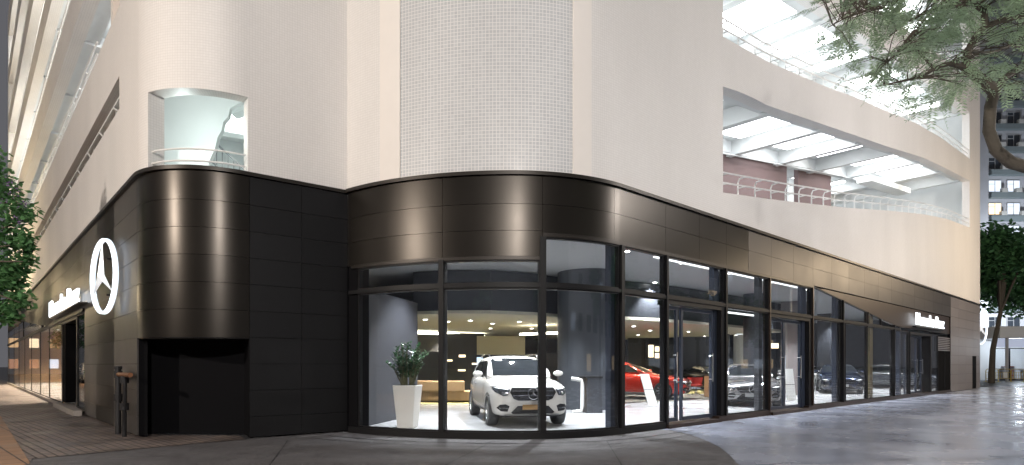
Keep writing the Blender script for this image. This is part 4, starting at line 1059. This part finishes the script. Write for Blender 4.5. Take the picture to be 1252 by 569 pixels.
# ------------------------------------------------------------------ street lamps (outside the frame, they light the street; last one added for the apartment block)
for i, (x, y, h, pw, cl, hd) in enumerate(STREET):
    t = thing('street_lamp', ['grey street lamp behind the viewer', 'grey street lamp on the left footpath', 'grey street lamp on the right pavement', 'far orange street lamp along the side street', 'far street lamp beyond the right end', 'added unseen tall street lamp that brightens the apartment block'][i], 'street lamp', (x, y, 0))
    a = math.radians(hd); hx, hy = x+1.4*math.cos(a), y+1.4*math.sin(a)
    m = MB(); m.tube([(x, y, 0), (x, y, 1.2), (x, y, h-.6), (x+.35*math.cos(a), y+.35*math.sin(a), h-.05), (hx, hy, h+.1)], [.11, .085, .06, .05, .04], 12); m.build('pole', 'aptf', t, smooth=True)
    m = MB(); m.box((hx, hy, h+.14), (.75, .26, .09), a); m.build('lamp_head', 'aptf', t, bevel=.02)
    m = MB(); m.box((hx, hy, h+.08), (.5, .2, .02), a); m.build('lamp_lens', emis('lamp_lens_%d' % i, cl, 25), t)
    l = bpy.data.lights.new('street_light', 'POINT'); l.energy = pw; l.color = cl; l.shadow_soft_size = .22
    lo = bpy.data.objects.new('street_light', l); COL.objects.link(lo); lo.parent = t; lo.location = (hx-x, hy-y, h-.2)

# ------------------------------------------------------------------ trees
def frond(ml, p, d, ln, nl=9, lw=.018, ll=.10):
    d = d.normalized(); side = d.cross(Z3); side = side.normalized() if side.length > .01 else Vector((1, 0, 0))
    for k in range(nl):
        f = k/nl; q = p+d*ln*f+Vector((0, 0, -.12*ln*f*f)); l_ = ll*(1-.5*abs(f-.45))
        for e in (-1, 1):
            dd = (side*e+d*.45+Vector((0, 0, random.uniform(-.35, .1)))).normalized(); w2 = d*lw
            ml.face([q, q+dd*l_*.5+w2, q+dd*l_, q+dd*l_*.5-w2])
# feathery tree, upper right
D0 = 9.5
t = thing('feathery_tree', 'feathery leaved tree with crooked brown trunk at the upper right', 'tree', (9.9, D0, 0))
tp = [(9.9, D0, 0), (9.7, D0, 2.0), tuple(W3(1300, 212, D0)), tuple(W3(1262, 206, D0)), tuple(W3(1236, 199, D0)), tuple(W3(1218, 184, D0)), tuple(W3(1209, 160, D0)), tuple(W3(1211, 130, D0)), tuple(W3(1216, 112, D0))]
m = MB(); m.tube(tp, [.18, .15, .12, .10, .092, .088, .085, .082, .08], 12)
br = [
 ([(1216, 112), (1198, 96), (1180, 82), (1184, 62), (1193, 44), (1205, 32), (1225, 25), (1262, 18)], [.09, .085, .075, .06, .05, .045, .04, .03], 0),
 ([(1216, 112), (1226, 98), (1240, 87), (1265, 72)], [.07, .055, .05, .04], .3),
 ([(1205, 32), (1203, 14), (1190, 4), (1168, 7), (1140, 12), (1110, 26), (1088, 44)], [.05, .045, .04, .035, .028, .02, .01], -.2),
 ([(1180, 82), (1160, 78), (1142, 84), (1128, 94), (1100, 100), (1072, 106)], [.05, .035, .03, .022, .015, .008], -.3),
 ([(1142, 84), (1120, 60), (1100, 66), (1078, 78)], [.025, .018, .012, .006], .2),
 ([(1190, 4), (1195, -20), (1170, -50)], [.05, .04, .03], .3),
 ([(1110, 26), (1090, 10), (1060, 12), (1030, 24), (1012, 34)], [.022, .018, .014, .01, .005], -.5),
 ([(1168, 7), (1130, -14), (1080, -16), (1040, -6)], [.03, .025, .02, .01], .4),
 ([(1184, 62), (1210, 66), (1235, 56), (1262, 60)], [.03, .022, .016, .01], .5),
 ([(1140, 12), (1118, 40), (1100, 62), (1076, 84)], [.022, .016, .012, .006], -.6),
]
tw = []
for pts, rs, dd in br:
    q = [W3(a, b, D0+dd*k/len(pts)*2) for k, (a, b) in enumerate(pts)]; m.tube(q, rs, 8); tw += [q[k].lerp(q[k+1], f) for k in range(len(q)-1) for f in (0, .33, .66)]
m.build('trunk', 'bark', t, smooth=True)
ml = MB(); mt = MB()
random.seed(11)
def inside(px, py):   # broad silhouette of the crown (photo)
    lo = interp([(985, 34), (1010, 42), (1040, 74), (1075, 102), (1110, 118), (1150, 92), (1165, 120), (1190, 100), (1215, 90), (1252, 118), (1300, 130)], px)
    return py < lo
cnt = 0
while cnt < 640:
    px, py = random.uniform(990, 1300), random.uniform(-75, 132)
    if not inside(px, py): continue
    dens = .35+.65*(math.sin(px*.045+1)*math.sin(py*.07+px*.01) > -.25)
    if 1175 < px < 1300 and py > 30: dens *= .55
    if px < 1060: dens *= .6
    if random.random() > dens: continue
    dist = D0+random.uniform(-1.3, 1.5); p = W3(px, py, dist); base = min(tw, key=lambda q: (q-p).length)
    d = (p-base).normalized()+Vector((random.uniform(-.5, .5), random.uniform(-.6, .6), random.uniform(-.3, .2)))
    if (p-base).length < 1.6: mt.tube([base, base.lerp(p, .5)+Vector((0, 0, .06)), p], [.008, .006, .003], 4, cap=False)
    for q in range(3):
        dd = d+Vector((random.uniform(-.8, .8), random.uniform(-.8, .8), random.uniform(-.3, .25)))
        frond(ml, p+Vector((random.uniform(-.07, .07),)*3), dd, random.uniform(.26, .46), 10, .012, .085)
    cnt += 1
for k in range(16):   # hanging tuft
    frond(ml, W3(1128+random.uniform(-6, 22), 112+random.uniform(-4, 18), D0), Vector((random.uniform(-1, .3), random.uniform(-.5, .5), random.uniform(-.4, .1))), .42, 10, .014, .10)
mt.build('twig', 'bark', t); ml.build('crown', 'leafA', t)

def leafball(ml, c, r, n, sz, sq_=1):
    for k in range(n):
        v = Vector((random.gauss(0, 1), random.gauss(0, 1), random.gauss(0, 1))).normalized()*r*random.random()**.45; v.z *= sq_
        p = Vector(c)+v; d = Vector((random.uniform(-1, 1), random.uniform(-1, 1), random.uniform(-.8, .3))).normalized(); s = d.cross(Z3).normalized()*sz*.32
        s = s+Vector((0, 0, random.uniform(-.3, .3)*sz)); l_ = sz*random.uniform(.7, 1.3); ml.face([p, p+d*l_*.5+s, p+d*l_, p+d*l_*.5-s])
# left tree
t = thing('leafy_tree', 'green broad leaved tree with purple blossom at the left edge', 'tree', (-13.0, 12, 0))
m = MB(); m.tube([(-13, 12, 0), (-12.9, 12, 2), (-12.4, 12, 3.4), (-11.6, 12, 4.3)], [.16, .13, .10, .05], 10); 
ends = []
for (a, b) in ((20, 240), (30, 270), (12, 300), (28, 320), (10, 350), (24, 370), (5, 385), (-20, 300), (-30, 230), (-10, 210)):
    e = W3(a, b, 12+random.uniform(-.6, .6)); m.tube([(-12.4, 12, 3.2), (Vector((-12.2, 12, 3.5))+e)/2, e], [.05, .03, .01], 6); ends.append(e)
m.build('trunk', 'bark', t, smooth=True)
ml = MB(); mp = MB(); random.seed(5)
for (a, b, r) in ((8, 232, .32), (25, 258, .30), (5, 262, .4), (32, 292, .18), (12, 292, .34), (34, 305, .14), (20, 325, .28), (2, 330, .4), (8, 358, .34), (26, 368, .2), (14, 384, .18), (-6, 385, .3), (20, 345, .25), (-25, 300, .7), (-25, 360, .6), (-30, 220, .6), (-15, 200, .45), (36, 318, .10)):
    leafball(ml, W3(a, b, 12+random.uniform(-.4, .4)), r, int(150*r*4), .13)
for (a, b) in ((8, 222), (16, 236), (4, 246), (28, 252), (22, 270)): leafball(mp, W3(a, b, 11.8), .13, 22, .05)
ml.build('crown', 'leafB', t); mp.build('blossom', 'purple', t)

def bigtree(label, x, y, h, cr, n, mat, lean=0, sz=.4, trunk_r=.28, ch=.62, name='street_tree', clumps=14, group=None):
    t = thing(name, label, 'tree', (x, y, 0), group)
    m = MB(); top = Vector((x+lean, y, h*ch)); m.tube([(x, y, 0), (x+lean*.1, y, h*.2), (x+lean*.6, y, h*.42), top], [trunk_r, trunk_r*.8, trunk_r*.6, trunk_r*.3], 10)
    cs = []
    for k in range(clumps):
        a = random.uniform(0, 2*PI); rr = cr*random.uniform(.2, .8); c = Vector((x+lean+rr*math.cos(a), y+rr*math.sin(a), h*ch+cr*random.uniform(-.25, .75))); cs.append(c)
        m.tube([(x+lean*.6, y, h*.42), (top+c)/2, c], [trunk_r*.4, trunk_r*.22, .03], 6)
    m.build('trunk', 'bark', t, smooth=True); ml = MB()
    for c in cs: leafball(ml, c, cr*random.uniform(.3, .48), n//clumps, sz, .7)
    ml.build('crown', mat, t); return t
random.seed(21)
bigtree('dark green tree with forked leaning trunk behind the right end of the building', *W3(1212, 0, 47).xy, 13.2, 4.0, 6500, 'leafC', 1.2, .42, .24, .66)
bigtree('bushy tree below the apartment block, right of the leaning tree', *W3(1262, 0, 52).xy, 13, 4.4, 5000, 'leafC', -.3, .45, .3, .62)
for i, (x, y) in enumerate(((26, 2), (36, 13), (-30, 8), (-38, 20), (12, -22), (-10, -24))):
    bigtree(['roadside tree right of the viewer', 'second roadside tree right of the viewer', 'roadside tree across the side street', 'second tree across the side street', 'tree behind the viewer, right', 'tree behind the viewer, left'][i], x, y, 9, 3.2, 2600, 'leafC', .2, .34, .2, .62)

for i, (q, o_) in enumerate(((18, 17), (28, 19), (38, 20), (49, 22))):
    p = T0+R*q-L*o_; bigtree('street tree opposite the long glass front, '+('nearest', 'second', 'third', 'farthest')[i]+' from the viewer', p.x, p.y, 8.5, 3.4, 2200, 'leafC', .2, .36, .22, .6)
for i, (q, o_) in enumerate(((34, 7), (56, 7.5), (80, 8))):
    p = A0+L*q-R*o_; bigtree('side street tree by the parked cars, '+('nearest', 'second', 'farthest')[i], p.x, p.y, 8, 2.8, 1800, 'leafC', .2, .34, .2, .6)
SHOP = [emis('shop_glow_%d' % i, c, e) for i, (c, e) in enumerate((((1, .62, .32), .5), ((1, .75, .48), 1.0), ((1, .5, .3), .3), ((.8, .88, 1), .8), ((1, .68, .36), .25)))]
def block(label, c, d, n_, ln, dp, h, seed):
    warm = 14 == seed
    random.seed(seed); t = thing('street_building', label, 'building', (c.x, c.y, 0)); e = c+d*ln
    m = MB(); m.prism([tuple(c), tuple(e), tuple(e+n_*dp), tuple(c+n_*dp)], 0, h); m.build('wall', 'apt', t)
    for r in range(int(h/3.4)):
        for k in range(int(ln/(2.6 if warm else 5))):
            if random.random() < (.08 if warm else .25): continue
            a = c+d*(1.2+(2.6 if warm else 5)*k)-n_*.05; b = a+d*(1.2 if warm else 2.6); z = .9+3.4*r
            m = MB(); m.hexa([(*a, z), (*b, z), (*(b+n_*.1), z), (*(a+n_*.1), z)], [(*a, z+1.5), (*b, z+1.5), (*(b+n_*.1), z+1.5), (*(a+n_*.1), z+1.5)])
            m.build('window', (random.choice(SHOP) if warm and r < 3 else ('aptl' if random.random() < .4 else 'aptl2')) if (r == 0 or random.random() < (.75 if warm else .12)) else 'aptg', t)
block('unseen long building across the main street, added to cover the sky reflection', T0-L*38, R, -L, 95, 10, 17, 4)  # added out of view to keep the sky out of the glass
block('building closing the far end of the side street, outside the frame', A0+L*112+R*1.0, -R, L, 60, 10, 16, 14)
block('long building across the side street, outside the frame', A0+L*20-R*17, L, -R, 150, 10, 14, 9)

# ------------------------------------------------------------------ background right: apartment block, canopy shop, barriers
DB = 88
ab = thing('apartment_block', 'dark high apartment block with window grid behind the right tree', 'building', (*W3(1260, 0, DB).xy, 0))
x0, x1 = W3(1196, 0, DB).x, W3(1330, 0, DB).x
m = MB(); m.box(((x0+x1)/2, DB+6, 30), (x1-x0, 12, 60)); m.build('wall', 'apt', ab)
wing = W3(1199, 0, DB-6).x
random.seed(3)
fl = 3.35
for r in range(17):
    z = 3.2+fl*r
    m = MB(); m.box(((x0+x1)/2+.6, DB-.45, z-.35), (x1-x0-1.4, .8, .75)); m.build('balcony_band', 'aptband', ab)
    for c_ in range(5):
        cx = x0+2.4+c_*2.75; 
        if z > 46: continue
        m = MB(); 
        for dx, dz, wx, wz in ((-.95, 0, .08, 1.7), (.95, 0, .08, 1.7), (0, -.85, 1.98, .08), (0, .85, 1.98, .08), (0, 0, .06, 1.7), (-.5, .3, .9, .05)): m.box((cx+dx, DB-.06, z+1.15+dz), (wx, .1, wz))
        wn = m.build('window', 'aptf', ab); m = MB(); m.box((cx, DB-.03, z+1.15), (1.84, .03, 1.64))
        rnd = random.random(); m.build('pane', 'aptl' if (r == 6 and c_ == 0) else ('aptl2' if rnd > .84 else 'aptg'), wn)
        if random.random() < .75:
            m = MB(); m.box((cx+random.uniform(-.5, .9), DB-.7, z+.35), (.85, .5, .6)); ac = m.build('air_conditioner', 'acu', ab, bevel=.02)
# side wing with stacked air conditioners
m = MB(); wx_ = W3(1200, 0, DB-5).x; m.box((wx_+.3, DB-2.6, 30), (1.2, 5, 60)); m.build('wing_wall', 'apt', ab)
for r in range(18):
    z = 4+2.3*r; m = MB(); m.box((wx_+1.15, DB-3.4+.8*(r % 2), z), (.5, .9, .6)); m.build('air_conditioner', 'acu', ab, bevel=.02)

DC = 54
t = thing('shop_pavilion', 'low bright shop front with white canopy beyond the building end', 'building', (*W3(1240, 0, DC).xy, 0))
xa, xb = W3(1190, 0, DC).x, W3(1340, 0, DC).x
m = MB(); m.box(((xa+xb)/2, DC+4, 1.9), (xb-xa, .3, 3.8)); m.build('wall', 'canopy', t)
m = MB(); m.prism([(xa, DC-3), (xb, DC-3.6), (xb, DC+4), (xa, DC+4)], 3.75, 4.75); m.build('canopy', 'canopy', t, bevel=.05)
m = MB(); m.box((W3(1228, 0, DC).x, DC-2.2, 3.35), (5.5, .12, .75)); m.build('name_board', P('pale_board', (.45, .5, .6), .5, emit=(.7, .78, 1), estr=.28), t)
for k in range(7):
    cx = xa+1.6+k*1.6; m = MB()
    for dx in (-.76, .76): m.box((cx+dx, DC-1, 1.5), (.08, .1, 2.9))
    m.box((cx, DC-1, 2.9), (1.44, .1, .08)); m.box((cx, DC-1, .12), (1.44, .1, .1)); wn = m.build('window', 'frame', t)
    m = MB(); m.box((cx, DC-.98, 1.5), (1.42, .02, 2.68)); m.build('pane', 'glass', wn)
for k in range(3):
    px2 = xa+.8+k*4.4; m = MB(); m.tube([(px2, DC-2.7, 0), (px2, DC-2.7, 3.75)], .12, 10); m.build('column', 'aptf', t, smooth=True)
for k in range(4):
    l = bpy.data.lights.new('canopy_lamp', 'POINT'); l.energy = 110; l.color = (.80, .90, 1); l.shadow_soft_size = .2
    lo = bpy.data.objects.new('canopy_lamp', l); COL.objects.link(lo); lo.parent = t; lo.location = (xa+2+3.4*k-t.location.x, 1.5 if k % 2 else -1.9, 3.3)
    m = MB(); m.box((xa+2+3.4*k, DC+(1.5 if k % 2 else -1.9), 3.6), (1.2, .2, .08)); m.build('strip_light', 'tube', t)
for k, (cx, cc_, hh) in enumerate(((1218, 'aptf', 1.1), (1232, 'red', 1.3), (1244, 'aptf', 1.0))):
    p = W3(cx, 0, DC+1.2); t = thing('display_rack', ['pale display rack behind the pavilion glass, left', 'red display rack behind the pavilion glass', 'pale display rack behind the pavilion glass, right'][k], 'rack', (p.x, p.y, 0))
    m = MB()
    for z in (.1, .5, .9, hh): m.box((p.x, p.y, z), (.9, .4, .05))
    m.build('shelf', cc_, t); m = MB()
    for dx in (-.45, .45): m.box((p.x+dx, p.y, hh/2), (.05, .4, hh))
    m.build('side_panel', 'aptf', t)
# barriers
proto = None
for k, cx in enumerate((1213, 1228, 1244)):
    p = W3(cx, 0, 50)
    lb = ['golden pedestrian barrier nearest the building end', 'golden pedestrian barrier with white notice, middle of three', 'golden pedestrian barrier at the right frame edge'][k]
    t = thing('crowd_barrier', lb, 'barrier', (0, 0, 0), 'golden pedestrian barriers', local=True)
    m = MB(); w2 = .52*1.0; m.tube([(-w2, 0, .03), (-w2, 0, .95), (-w2+.1, 0, 1.08), (w2-.1, 0, 1.08), (w2, 0, .95), (w2, 0, .03)], .028, 8); m.tube([(-w2, 0, .28), (w2, 0, .28)], .02, 6); m.tube([(-w2, 0, .82), (w2, 0, .82)], .02, 6); m.build('frame', 'gold', t, smooth=True)
    for q in range(4): m = MB(); x = -w2+.2+q*.21; m.tube([(x, 0, .28), (x, 0, .82)], .018, 6); m.build('bar', 'gold', t)
    for q in (-1, 1): m = MB(); m.box((q*w2, 0, .015), (.06, .5, .03)); m.build('foot', 'gold', t)
    if k < 2: m = MB(); m.box((.05, -.04, .58), (.34, .012, .46)); m.build('notice', 'white', t)
    t.location = (p.x, p.y, .01)
print('objects', len(bpy.data.objects))
